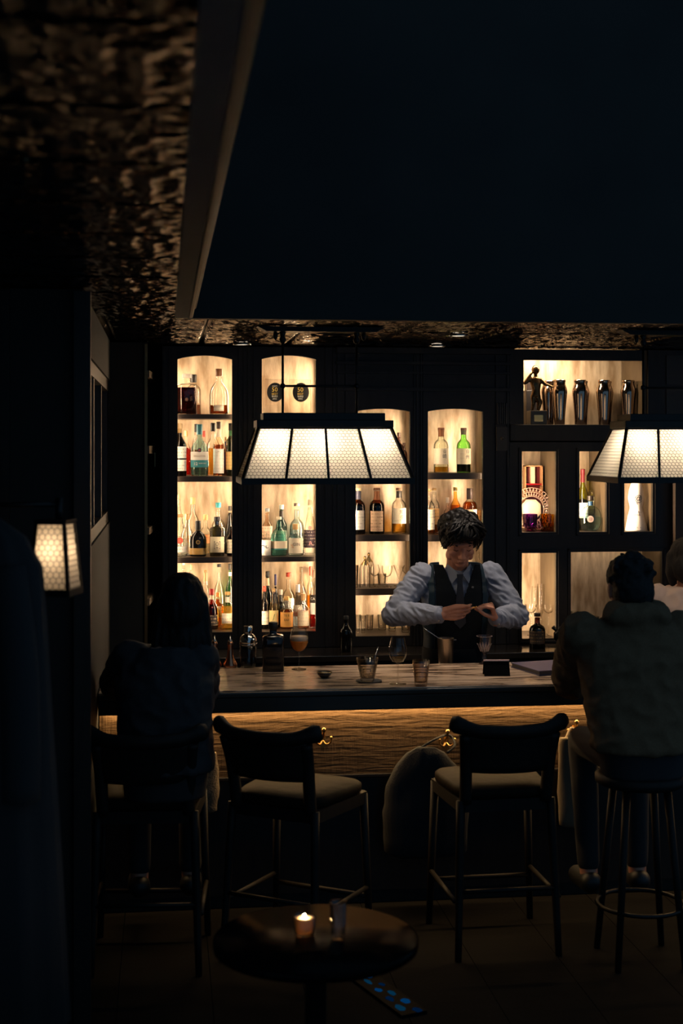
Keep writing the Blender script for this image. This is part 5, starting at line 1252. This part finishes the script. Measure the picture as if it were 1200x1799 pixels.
SKIN = pbr('skin', (.50, .235, .150), .5, spec=.3, var=(.44, .185, .115), vscale=(25, 25, 25), bump=.05, bscale=250)
PHAIR = pbr('matte_black_hair', (.006, .005, .005), .6, spec=.25, bump=.3, bscale=200)
HAIRM = pbr('black_hair', (.005, .0042, .004), .42, spec=.13, bump=.3, bscale=200, bstretch=(1, 1, .2))
def face_bits(T, R, parent, sc=1.0):
    """closed lids and brows"""
    for s in (-1, 1):
        pts = [T(s*x, y, z) for x, y, z in ((.014, -.083, .034), (.030, -.086, .039), (.046, -.076, .036), (.054, -.068, .030))]
        tubeo('eyebrow', pts, [.0030*sc, .0040*sc, .0036*sc, .002*sc], HAIRM, parent, 6)
        pts = [T(s*x, y, z) for x, y, z in ((.017, -.0825, .009), (.030, -.0855, .006), (.044, -.080, .009))]
        tubeo('eyelash_line', pts, [.0012*sc, .0018*sc, .0012*sc], HAIRM, parent, 6)
def wr(fr, amp, stretch=(1, 1, 1), seed=0.0):
    def g(co, n_):
        q = Vector((co.x*fr*stretch[0]+seed, co.y*fr*stretch[1], co.z*fr*stretch[2]))
        return amp*(1-2.4*abs(noise.noise(q)))+amp*.4*noise.noise(q*2.3)
    return g
def locks(bm, T, starts, seed, rad=.007):
    rnd = random.Random(seed)
    for (a, b, c, wv) in starts:
        pts = spline([a, b, c], 5); n_ = len(pts); out = []
        ph = rnd.random()*6.28
        for i, p in enumerate(pts):
            t = i/(n_-1)
            out.append(T(p.x+wv*.006*math.sin(ph+7*t)*t, p.y+wv*.006*math.cos(ph+7*t)*t, p.z+.003*math.sin(ph+9*t)*t))
        tube(bm, out, [rad*(.75+.4*math.sin(PI*min(1, i/(n_-1)*1.1)))*(1-.75*(i/(n_-1))**3) for i in range(n_)], 6, True)

# ------------------------------------------------------------------ bartender
BX = PX(802, 7.38); BY = 7.40
bt = thing('person', 'bartender in blue-grey shirt and dark vest looking down at his hands', 'person', (BX, BY, 0))
def bl(px, py, y): # pixel -> bartender-local point at local depth y (negative = towards the camera)
    q = P(px, py, BY+y); return Vector((q.x-BX, y, q.z))
shL, shR = Vector((-.178, .015, 1.452)), Vector((.190, .015, 1.452))
elL, elR = bl(692, 1078, -.05), bl(908, 1082, -.05)
wrL, wrR = bl(776, 1080, -.255), bl(870, 1086, -.245)
hc = bl(808, 951, -.13)
pit = math.radians(34); yaw = math.radians(-2)
Rh = (Matrix.Rotation(yaw, 3, 'Z') @ Matrix.Rotation(pit, 3, 'X'))
bm = bmesh.new()
T = head(bm, hc, Rh, 1.06)
chain(bm, [(0.006, .035, 1.42), (0.010, .0, 1.50), T(0, .035, -.05)], [.066, .058, .056])
tb_rings = [(0, .05, .90, .150, .105), (0, .045, 1.00, .145, .10), (0, .035, 1.12, .140, .098), (0, .03, 1.26, .158, .108), (0, .025, 1.36, .165, .102), (0.004, .03, 1.43, .140, .085), (0.006, .03, 1.47, .075, .06)]
torso(bm, tb_rings)
for s, sh, el, wr_ in ((-1, shL, elL, wrL), (1, shR, elR, wrR)):
    chain(bm, [sh, (sh+el)/2, el], [.052, .047, .040]); chain(bm, [el, el.lerp(wr_, .35), wr_], [.040, .041, .026])
    chain(bm, [(s*.09, .05, .90), (s*.095, .03, .50), (s*.10, .06, .09)], [.085, .06, .042]); cap_(bm, (s*.10, .05, .05), .045, (s*.11, -.11, .035), .034)
tip = bl(829.5, 1066, -.31)
# his right hand (image left): back of the hand to the camera, fingers pointing right
fL = bl(836, 1074, -.30)-wrL
hand(bm, wrL, fL, Vector((0.05, -.25, 1)), Vector((.15, 1, .2)), [(4, 18, 14), (10, 22, 16), (18, 26, 18), (26, 30, 20)], .9, tip+Vector((-.004, .012, .0)), .93)
# his left hand (image right): raised knuckles, fingers coming down to the peel
fR = bl(860, 1050, -.29)-wrR
hand(bm, wrR, fR, Vector((-.35, -.75, .35)), Vector((-.85, .25, -.50)), [(58, 30, 14), (66, 32, 16), (74, 36, 18), (82, 40, 20)], .5, tip+Vector((.020, .008, -.004)), .93)
remesh('body', bm, .0042, 2, SKIN, bt)
face_bits(T, Rh, bt, 1.06)
# shirt
SHIRT = pbr('chambray_shirt', (.185, .203, .258), .8, spec=.2, var=(.215, .235, .295), vscale=(240, 240, 240), bump=.12, bscale=300, sheen=.1)
bm = bmesh.new()
torso(bm, [(c[0], c[1], c[2], c[3]+.012, c[4]+.012) for c in tb_rings[:-1]]+[(0.006, .02, 1.475, .082, .066)])
for sh, el, wr_, k in ((shL, elL, wrL, 1), (shR, elR, wrR, 1)):
    chain(bm, [sh+Vector((0, 0, -.012)), sh.lerp(el, .5)+Vector((0, 0, 0)), el], [.068, .066, .062])
    chain(bm, [el, el.lerp(wr_, .45), el.lerp(wr_, .80), el.lerp(wr_, .93)], [.062, .056, .047, .041])
def shw(co, n_):
    q = Vector((co.x*16+3, co.y*16, co.z*30+co.x*18)); s_ = min(1.0, max(0.15, (abs(co.x)-.13)/.06))
    h_ = noise.noise(q)
    return s_*(.0085*(1-2.6*abs(h_))+.003*noise.noise(q*2.1))
remesh('shirt', bm, .006, 3, SHIRT, bt, shw)
for wr_, el in ((wrL, elL), (wrR, elR)):
    bm = bmesh.new(); a, b = el.lerp(wr_, .76), el.lerp(wr_, .985)
    pts = [a.lerp(b, q/4) for q in range(5)]; tube(bm, pts, [.0465, .0455, .045, .0445, .0445], 24, True, 1.0); c_ = fin('cuff', bm, SHIRT, bt, True)
    d = (b-a).normalized(); pb = a.lerp(b, .65)+Vector((0, -.035, -.028))
    bm = bmesh.new(); bmesh.ops.create_uvsphere(bm, u_segments=10, v_segments=6, radius=.0065, matrix=Matrix.Translation(pb)); fin('button', bm, plain((.35, .28, .2), .4), c_, True)
# vest: sleeveless shell with a V neck and dropped armholes
VEST = pbr('navy_vest', (.0045, .006, .0085), .8, spec=.15, var=(.006, .008, .011), vscale=(120, 120, 120))
SATIN = pbr('blue_satin', (.008, .024, .038), .5, spec=.3)
def vest(name, mat, front):
    bm = bmesh.new(); seg = 180; rows = 110; zz = [.92+(1.505-.92)*j/rows for j in range(rows+1)]; G = []
    for z in zz:
        for (r0, r1) in zip(tb_rings, tb_rings[1:]):
            if r0[2] <= z <= r1[2]: break
        t = min(1, max(0, (z-r0[2])/(r1[2]-r0[2])))
        if z > 1.47: rx, ry, cy, cx = .082, .068, .03, .006
        else: rx, ry, cy, cx = r0[3]+(r1[3]-r0[3])*t, r0[4]+(r1[4]-r0[4])*t, r0[1]+(r1[1]-r0[1])*t, .003
        if z > 1.40: rx = max(rx, .165-.55*(z-1.40)); ry = max(ry, .085)
        G.append([bm.verts.new((cx+(rx+.026)*math.copysign(abs(math.cos(2*PI*q/seg))**(2/2.5), math.cos(2*PI*q/seg)), cy+(ry+.024)*math.copysign(abs(math.sin(2*PI*q/seg))**(2/2.5), math.sin(2*PI*q/seg)), z)) for q in range(seg)])
    for j in range(rows):
        for q in range(seg):
            q2 = (q+1) % seg; vs_ = (G[j][q], G[j][q2], G[j+1][q2], G[j+1][q])
            cx = sum(v.co.x for v in vs_)/4; cy = sum(v.co.y for v in vs_)/4; cz = sum(v.co.z for v in vs_)/4
            if cy < .03 and cz > 1.30 and abs(cx-.006) < (cz-1.30)*.42: continue          # V neck
            if cz > 1.27 and abs(cx) > .158-.10*max(0, cz-1.40): continue                    # armholes
            if cz > 1.475 and abs(cx-.006) < .07: continue
            is_front = cy < .03 and abs(cx) < .125
            if is_front == front: bm.faces.new(vs_)
    o = fin(name, bm, mat, bt, True); m_ = o.modifiers.new('m', 'SMOOTH'); m_.factor = .5; m_.iterations = 10; s = o.modifiers.new('s', 'SOLIDIFY'); s.thickness = .006; return o
vest('vest_front', VEST, True); vest('vest_side', SATIN, False)
# collar, tie, pin, apron
for s in (-1, 1):
    bm = bmesh.new(); prism(bm, [(s*.008, 1.455), (s*.062, 1.505), (s*.075, 1.47), (s*.045, 1.405)], 'y', -.098, -.092)
    for v in bm.verts: v.co.y += .9*max(0, abs(v.co.x)-.02)+.25*(v.co.z-1.45); v.co.x += .008
    fin('collar', bm, SHIRT, bt)
bm = bmesh.new(); prism(bm, [(-.016, 1.455), (.020, 1.455), (.014, 1.425), (.034, 1.20), (.003, 1.17), (-.028, 1.20), (-.010, 1.425)], 'y', -.104, -.099); fin('tie', bm, plain((.012, .012, .016), .5), bt)
bm = bmesh.new(); bmesh.ops.create_uvsphere(bm, u_segments=8, v_segments=6, radius=.0065, matrix=Matrix.Translation((.070, -.100, 1.385))); fin('lapel_pin', bm, plain((.30, .30, .28), .3, .6), bt, True)
bm = bmesh.new(); torso(bm, [(0, .04, .45, .20, .15), (0, .045, .80, .178, .138), (0, .045, 1.0, .172, .128), (0, .04, 1.06, .168, .126)]); fin('apron', bm, plain((.006, .007, .009), .8, 0, .2), bt, True)
# wavy hair: cap plus locks falling from a parting
bm = bmesh.new()
ell(bm, T(0, .022, .058), (.088, .102, .086), Rh); ell(bm, T(0, .045, .02), (.087, .082, .088), Rh)
ell(bm, T(0, -.045, .098), (.070, .055, .040), Rh)
for s in (-1, 1): ell(bm, T(s*.068, .0, .040), (.030, .060, .055), Rh); ell(bm, T(s*.070, .018, .0), (.017, .042, .052), Rh); ell(bm, T(s*.062, .045, -.03), (.022, .040, .045), Rh)
rnd = random.Random(3)
for k in range(70):
    a = rnd.uniform(-PI, PI); e = rnd.uniform(.15, 1.35)
    v = Vector((math.sin(a)*math.cos(e), -math.cos(a)*math.cos(e), math.sin(e)))
    if v.y < -.55 and v.z < .55: continue
    ell(bm, T(v.x*.092, .02+v.y*.106, .050+v.z*.092), [rnd.uniform(.012, .022)]*3, Rh, 8)
def hwv(co, n_):
    q = co*42; return .0045*(1-2.2*abs(noise.noise(Vector((q.x+3*noise.noise(co*20), q.y, q.z*.8)))))
hb = remesh('hair', bm, .0055, 2, HAIRM, bt, hwv)
bm = bmesh.new(); st_ = []
for k in range(64):
    u = rnd.uniform(-1, 1); s = 1 if u > .12 else -1
    x0 = .012+.02*u
    st_.append((Vector((x0+.01*s, rnd.uniform(-.06, .05), .145)), Vector((x0+s*rnd.uniform(.03, .08), rnd.uniform(-.105, -.03), .118+rnd.uniform(-.02, .012))), Vector((s*rnd.uniform(.055, .098), rnd.uniform(-.088, .02), .045+rnd.uniform(-.035, .035))), 1.6))
for k in range(40):
    s = rnd.choice((-1, 1))
    st_.append((Vector((s*.05, rnd.uniform(-.04, .08), .125)), Vector((s*.094, rnd.uniform(-.04, .08), .075)), Vector((s*rnd.uniform(.082, .095), rnd.uniform(-.03, .08), rnd.uniform(-.03, .01))), 1.6))
for k in range(16):
    st_.append((Vector((rnd.uniform(-.03, .05), -.03, .14)), Vector((rnd.uniform(-.06, .06), -.10, .110)), Vector((rnd.uniform(-.07, .07), -.098, rnd.uniform(.055, .085))), 1.2))
locks(bm, T, st_, 5, .0078); fin('hair_locks', bm, HAIRM, hb, True)
pk = thing('citrus_peel', 'small twist of orange peel held between the bartender\'s fingertips', 'garnish', (BX+tip.x+.012, BY+tip.y-.004, tip.z-.008))
bm = bmesh.new(); tube(bm, spline([(-.010, 0, 0), (-.003, -.004, .006), (.004, .003, .004), (.010, 0, .010)], 4), .0045, 8, True, .5); fin('peel', bm, pbr('orange_peel', (.85, .38, .04), .4), pk, True)

# ------------------------------------------------------------------ seated patrons, seen from behind
def patron(label, X, Y, seat, shz, shw_, hcz, hy, lean, elb, hnd, garment, pants, hairf, voxel=.010, bulk=1.0, hood=False, twist=0.0, hs=1.02, stand=False, hx=0.0):
    r = thing('person', label, 'person', (X, Y, 0))
    bm = bmesh.new()
    Rm = Matrix.Rotation(PI+twist, 3, 'Z') @ Matrix.Rotation(math.radians(12), 3, 'X')       # faces the bar (+y)
    hc_ = Vector((hx, hy, hcz)); T_ = head(bm, hc_, Rm, hs)
    hz = seat+.10
    prof = [(0, -.02, hz-.09, .15, .12), (0, -.02, hz, .165, .125), (0, lean*.35, hz+.20, .15*bulk, .105), (0, lean*.7, hz+(shz-hz)*.72, .165*bulk, .11), (0, lean*.95, shz-.05, shw_*.90, .095), (0, lean, shz+.01, shw_*.55, .075)]
    torso(bm, prof)
    chain(bm, [(0, lean, shz-.02), (hx*.5, lean+.015, shz+.05), (hx, hy-.01, hcz-.06)], [.062, .055, .054])
    LEGS = (lambda s: [(s*.09, 0, .90), (s*.10, .02, .50), (s*.10, .0, .09)]) if stand else (lambda s: [(s*.09, 0, seat+.075), (s*.12, .42, seat+.045), (s*.11, .36, .25)])
    for s, el, hn in ((-1, elb[0], hnd[0]), (1, elb[1], hnd[1])):
        sh = Vector((s*shw_, lean, shz-.035)); el = Vector(el); hn = Vector(hn)
        chain(bm, [sh, el], [.050, .040]); chain(bm, [el, el.lerp(hn, .4), hn], [.040, .038, .026])
        hand(bm, hn, (hn-el).normalized()+Vector((0, 0, -.06)), Vector((-s, .1, .25)), Vector((0, 0, -1)), [(14, 18, 12)]*4, .8, ((.7, .6, .3), (.9, .3, .2), (1, .1, .2)), .95)
        lg = LEGS(s); ft = Vector(lg[2]); chain(bm, lg, [.078, .056, .040]); cap_(bm, ft+Vector((0, -.03, -.03)), .04, ft+Vector((.01*s, .12, -.045)), .034)
    remesh('body', bm, voxel, 2, SKIN, r)
    # garment over torso and sleeves
    bm = bmesh.new()
    torso(bm, [(c[0], c[1], c[2], c[3]+.03*bulk, c[4]+.03*bulk) for c in prof[1:]])
    for s, el, hn in ((-1, elb[0], hnd[0]), (1, elb[1], hnd[1])):
        sh = Vector((s*shw_, lean, shz-.04)); el = Vector(el); hn = Vector(hn)
        chain(bm, [sh, sh.lerp(el, .5), el], [.074*bulk, .074*bulk, .066*bulk]); chain(bm, [el, el.lerp(hn, .5), el.lerp(hn, .88)], [.066*bulk, .060*bulk, .046*bulk])
    if hood:
        ell(bm, (0, lean-.075, shz+.035), (.135, .075, .055), Matrix.Rotation(-.35, 3, 'X')); ell(bm, (-.085, lean-.03, shz+.05), (.05, .085, .045)); ell(bm, (.085, lean-.03, shz+.05), (.05, .085, .045)); ell(bm, (0, lean-.085, shz-.02), (.11, .05, .07))
    remesh('garment', bm, voxel, 4, garment, r, wr(11, .009*bulk, (1, 1, 1.2), 2.0))
    bm = bmesh.new()
    torso(bm, [(0, -.02, hz-.11, .165, .14), (0, -.02, hz, .178, .138), (0, -.01, hz+.06, .17, .13)])
    for s in (-1, 1):
        lg = LEGS(s); chain(bm, [lg[0], lg[1], Vector(lg[2])+Vector((0, .005, .05))], [.090, .066, .050])
    remesh('trousers', bm, voxel, 2, pants, r)
    for s in (-1, 1):
        ft = Vector(LEGS(s)[2]); bm = bmesh.new(); cap_(bm, ft+Vector((0, -.03, -.03)), .050, ft+Vector((.01*s, .14, -.045)), .043); remesh('shoe', bm, .010, 2, plain((.008, .008, .008), .5), r)
    hairf(T_, Rm, r)
    return r
def short_hair(T_, Rm, r):
    bm = bmesh.new(); ell(bm, T_(0, .020, .050), (.096, .112, .088), Rm); ell(bm, T_(0, .050, -.01), (.088, .080, .095), Rm)
    rn = random.Random(11)
    for k in range(50):
        a = rn.uniform(-PI, PI); e = rn.uniform(-.3, 1.4); v = Vector((math.sin(a)*math.cos(e), -math.cos(a)*math.cos(e), math.sin(e)))
        if v.y < .15 and v.z < .45: continue
        ell(bm, T_(v.x*.09, .024+v.y*.104, .045+v.z*.085), [rn.uniform(.012, .02)]*3, Rm, 8)
    remesh('hair', bm, .008, 1, PHAIR, r, wr(45, .004))
def long_hair(T_, Rm, r):
    bm = bmesh.new(); ell(bm, T_(0, .012, .045), (.088, .106, .086), Rm); ell(bm, T_(0, .045, -.02), (.094, .080, .105), Rm)
    b0 = Vector(T_(0, .05, -.05))
    for k in range(9):
        u = (k-4)/4; chain(bm, [b0+Vector((u*.075, -.005+.03*abs(u), .06)), b0+Vector((u*.098, -.035+.03*abs(u), -.10)), b0+Vector((u*.105, -.05+.03*abs(u), -.26))], [.032, .030, .012])
    remesh('hair', bm, .008, 2, PHAIR, r, wr(34, .005, (1, 1, .15)))
def bob_hair(T_, Rm, r):
    bm = bmesh.new(); ell(bm, T_(0, .012, .045), (.092, .110, .090), Rm); ell(bm, T_(0, .040, -.03), (.100, .085, .10), Rm)
    for s in (-1, 1): chain(bm, [T_(s*.075, .0, .03), T_(s*.088, -.01, -.05), T_(s*.080, -.02, -.11)], [.035, .032, .018])
    remesh('hair', bm, .008, 2, PHAIR, r, wr(34, .005, (1, 1, .15)))
# woman at the left, long dark hair
wx, wy = PX(290, 5.85), 5.88
def loc(px, py, y, X, Y): q = P(px, py, y); return (q.x-X, y-Y, q.z)
patron('seated woman with long dark hair and dark jacket leaning on the bar at left', wx, wy, SEATZ+.005, 1.28, .142, 1.458, .13, .08,
       (loc(205, 1200, 6.30, wx, wy), loc(357, 1212, 6.28, wx, wy)), (loc(262, 1196, 6.62, wx, wy), loc(338, 1192, 6.64, wx, wy)),
       pbr('dark_jacket', (.012, .012, .014), .8, var=(.018, .018, .021), vscale=(90, 90, 90)), pbr('dark_trousers', (.012, .012, .014), .85), long_hair, bulk=1.05, hx=.072)
# hooded man at the right
mx_, my_ = PX(1122, 5.72), 5.70
STZ = .775
patron('man in dark olive hooded sweatshirt seen from behind at the right of the bar', mx_, my_, STZ, 1.375, .215, 1.515, .145, .10,
       (loc(1002, 1196, 6.22, mx_, my_), loc(1252, 1190, 6.20, mx_, my_)), (loc(1052, 1188, 6.60, mx_, my_), loc(1190, 1186, 6.58, mx_, my_)),
       pbr('olive_hoodie', (.115, .074, .042), .95, spec=.1, var=(.14, .090, .052), vscale=(120, 120, 120), bump=.2, bscale=300), pbr('dark_trousers', (.012, .012, .014)), short_hair, bulk=1.22, hood=True, hs=1.10)
bs = thing('bar_stool', 'backless dark stool under the hooded man', 'stool', (mx_, my_, 0), 0)
latheo('seat', [(.17, STZ-.05), (.185, STZ-.04), (.185, STZ-.012), (.16, STZ-.002), (0, STZ)], LEATHER, bs, 28)
for k in range(4):
    a = PI/4+PI/2*k; tubeo('leg', [(.12*math.cos(a), .12*math.sin(a), STZ-.05), (.20*math.cos(a), .20*math.sin(a), 0)], [.017, .013], CHAIRW, bs, 10)
bm = bmesh.new(); pts = [(.178*math.cos(2*PI*k/24), .178*math.sin(2*PI*k/24), .23) for k in range(25)]; tube(bm, pts, .009, 8, False); fin('foot_ring', bm, BLACKMETAL, bs, True)
# third person behind the counter, cut off by the right edge
gx, gy = PX(1214, 7.5), 7.52
patron('person with dark hair and pale shirt behind the counter at the right edge', gx, gy, .86, 1.335, .185, 1.485, .04, .02,
       ((-.25, .10, 1.10), (.25, .10, 1.10)), ((-.16, .36, 1.10), (.16, .36, 1.10)),
       pbr('pale_shirt', (.66, .48, .40), .7), pbr('dark_trousers', (.012, .012, .014)), bob_hair, stand=True)
# statuette figure (one arm bent behind the head, one leaning out)
BRONZE = pbr('dark_bronze', (.11, .065, .03), .25, metal=.9)
zt_ = zs0; hS = PZ(941, 643, ys)-zs0; q_ = hS/1.0
bm = bmesh.new()
S_ = lambda x, y, z: Vector((x*q_, y*q_, z*q_))
ell(bm, S_(0.0, 0, .925), [.070*q_, .068*q_, .078*q_]); chain(bm, [S_(0, 0, .85), S_(.0, 0, .80)], [.03*q_, .035*q_])
torso(bm, [(.0, 0, .48*q_, .085*q_, .06*q_), (.01*q_, 0, .58*q_, .070*q_, .055*q_), (.0, 0, .70*q_, .095*q_, .06*q_), (-.01*q_, 0, .79*q_, .085*q_, .05*q_)], n=2.0)
chain(bm, [S_(-.08, 0, .77), S_(-.19, -.02, .70), S_(-.075, .0, .86)], [.036*q_, .030*q_, .022*q_])
chain(bm, [S_(.08, 0, .76), S_(.16, -.03, .68), S_(.29, -.03, .635)], [.036*q_, .030*q_, .020*q_])
for s in (-1, 1): chain(bm, [S_(s*.045, 0, .48), S_(s*.05+.01, -.01, .36), S_(s*.055, 0, .255)], [.045*q_, .035*q_, .024*q_])
chain(bm, [S_(0, .01, .5), S_(.07, .0, .38), S_(.05, 0, .27)], [.06*q_, .05*q_, .035*q_])
remesh('figure', bm, .0035, 2, BRONZE, STAT)
boxo('base', (-.105*q_-.005, -.05, 0), (.16*q_, .05, .235*q_), plain((.05, .04, .03), .3), STAT, .003)
boxo('nameplate', (-.06*q_, -.0515, .05*q_), (.09*q_, -.0502, .16*q_), pbr('gold_rim', (.7, .48, .2)), STAT)

# ================================================================== hanging bags, coats
def bagthing(name, label, cat, px, py, Y, w_, h_, d_, mat, strap, prof=((.55, 0), (.9, .03), (1.0, .25), (.98, .7), (.90, .95), (.85, 1.0))):
    p = P(px, py, Y); r = thing(name, label, cat, (p.x, Y, p.z-h_))
    rings = []
    for (k, t) in prof:
        rings.append([(math.copysign(abs(math.cos(2*PI*q/28))**.6, math.cos(2*PI*q/28))*w_/2*k, math.copysign(abs(math.sin(2*PI*q/28))**.7, math.sin(2*PI*q/28))*d_/2*(k if t < .5 else k*.75), t*h_) for q in range(28)])
    bm = bmesh.new(); loft(bm, rings)
    bmesh.ops.subdivide_edges(bm, edges=list(bm.edges), cuts=2, use_grid_fill=True)
    o = fin('body', bm, mat, r, True)
    for v in o.data.vertices: v.co += v.normal*(.008*noise.noise(v.co*14))
    tubeo('strap', spline(strap), .006, mat, r, 8)
    return r
WOVEN = pbr('woven_straw', (.20, .145, .085), .8, var=(.10, .07, .04), vscale=(160, 160, 90), bump=.6, bscale=140)
bagthing('woven_bag', 'woven straw bag hanging under the counter beside the woman\'s chair', 'bag', 352, 1322, 6.47, .17, .27, .09, WOVEN, [(-.06, 0, .26), (-.03, .01, .31), (0, .03, .335), (.03, .01, .31), (.06, 0, .26)])
bagthing('coat', 'dark bundled coat hanging from the hook between the two chairs', 'coat', 748, 1312, 6.43, .40, .50, .14, pbr('black_wool', (.012, .012, .013), .9, bump=.3, bscale=200), [(-.05, 0, .48), (.05, .02, .53), (.125, .075, .535), (.14, .02, .50), (.10, 0, .47)], ((.7, 0), (.95, .05), (1.0, .4), (.92, .65), (.72, .82), (.45, .95), (.2, 1.0)))
bagthing('tote_bag', 'pale canvas tote bag hanging right of the straight chair', 'bag', 1004, 1296, 6.47, .13, .42, .05, pbr('canvas', (.17, .13, .085), .9, bump=.2, bscale=300), [(-.03, 0, .41), (.0, .03, .45), (.02, .04, .455), (.04, 0, .41)])
# dark coat on the left wall in front of the sconce
p = P(-6, 908, 3.85)
ct_ = thing('wall_coat', 'long black coat hanging on the left wall below the sconce', 'coat', (XL1+.14, 3.85, p.z-1.35))
bm = bmesh.new(); RR = []
for (t, w_, d_) in ((0, .22, .14), (.3, .20, .13), (.6, .175, .12), (.80, .160, .11), (.90, .15, .10), (.96, .11, .08), (1.0, .04, .04)):
    RR.append([(math.cos(2*PI*q/36)*w_*(1+.06*math.sin(q*1.7)), math.sin(2*PI*q/36)*d_*(1+.08*math.sin(q*2.3+1)), t*1.35) for q in range(36)])
loft(bm, RR); fin('body', bm, pbr('black_wool', (.012, .012, .013)), ct_, True)
tubeo('sleeve', spline([(.07, -.06, 1.22), (.105, -.09, .95), (.11, -.09, .62)]), .05, pbr('black_wool', (.012, .012, .013)), ct_, 12)
tubeo('peg', [(-.139, 0, 1.33), (-.02, 0, 1.352)], .009, BLACKMETAL, ct_, 8)

# ================================================================== foreground table
TZ = .76
yt = (CZ-TZ)/((1648-HY)/F)*math.cos(TH)
tx = PX(556, yt)
tt = thing('cocktail_table', 'black glossy table in the dark foreground carrying the candle', 'table', (tx, yt+.02, 0))
TAB = pbr('black_lacquer', (.002, .002, .002), .22, spec=.03)
latheo('tabletop', [(.27, TZ-.028), (.285, TZ-.024), (.285, TZ-.005), (.28, TZ), (0, TZ)], TAB, tt, 48)
latheo('pedestal', [(.20, 0), (.20, .012), (.05, .03), (.03, .06), (.03, TZ-.06), (.10, TZ-.029)], BLACKMETAL, tt, 24)
yc = (CZ-TZ)/((1640-HY)/F)*math.cos(TH)
cx_ = PX(535, yc); kc = 20.5*MPP(535, yc)
cd_ = thing('tealight', 'lit candle in a small glass on the foreground table', 'candle', (cx_, yc, TZ+.0005))
hcn = 34*MPP(535, yc)
latheo('glass_cup', [(.80*kc, 0), (.86*kc, .003), (kc, hcn), (kc*.95, hcn), (.82*kc, .008), (0, .006)], glass((.95, .92, .86), .7), cd_, 28)
def waxmat():
    m, nt, out = newmat('wax')
    d = N(nt, 'ShaderNodeBsdfDiffuse'); d.inputs[0].default_value = (.85, .72, .55, 1); t = N(nt, 'ShaderNodeBsdfTranslucent'); t.inputs[0].default_value = (.9, .6, .35, 1)
    mx = N(nt, 'ShaderNodeMixShader'); mx.inputs[0].default_value = .5; nt.links.new(d.outputs[0], mx.inputs[1]); nt.links.new(t.outputs[0], mx.inputs[2]); nt.links.new(mx.outputs[0], out.inputs[0]); return m
latheo('wax', [(.70*kc, .009), (.74*kc, .012), (.90*kc, hcn*.86), (.86*kc, hcn*.88), (.2*kc, hcn*.86), (0, hcn*.86)], waxmat(), cd_, 24)
latheo('flame', [(.0, hcn*.90), (.003, hcn*.93), (.0036, hcn*.97), (.002, hcn*1.04), (0, hcn*1.10)], emit('flame', (1.0, .62, .26), FLAME), cd_, 10)
tubeo('wick', [(0, 0, hcn*.85), (0, 0, hcn*.93)], .0012, plain((.02, .015, .01), .8), cd_, 6)
yg = (CZ-TZ)/((1648-HY)/F)*math.cos(TH)
tumbler('tumbler', 'empty highball glass right of the candle on the dark table', 594, 1585, 15, yg, TZ, .85, gm=glass((.93, .93, .93), .6))
# blue glow painted as emissive patches on an added slim floor panel
def onF(px, py):
    y_ = CZ/((py-HY)/F)*(math.cos(TH)-((px-600)/F)*math.sin(TH)); return Vector((PX(px, y_), y_, 0))
q1, q2 = onF(640, 1720), onF(726, 1783); dd = q2-q1; ln = dd.length
tb = thing('blue_glow_panel', 'blurry blue glow on an added slim dark panel at the bottom of picture', 'glow', ((q1+q2)/2+Vector((0, 0, .0005))), math.atan2(dd.y, dd.x))
boxo('body', (-ln/2-.01, -.055, 0), (ln/2+.01, .055, .010), plain((.0012, .0012, .0015), .6, 0, .05), tb, .002)
rn = random.Random(4)
for k in range(9):
    x = -ln/2+.012+(ln-.024)*k/8; yv = (-1)**k*.018+rn.uniform(-.008, .008); sx = rn.uniform(.022, .036); sy = rn.uniform(.012, .022)
    bm = bmesh.new(); prism(bm, [(x+sx*math.cos(2*PI*j/10)*rn.uniform(.7, 1), yv+sy*math.sin(2*PI*j/10)*rn.uniform(.7, 1)) for j in range(10)], 'z', .0101, .0108)
    fin('glow_patch', bm, emit('blue_glow_%d' % (k % 3), ((.0, .16, .55), (.01, .22, .5), (.0, .10, .38))[k % 3], (.16, .10, .07)[k % 3]), tb)
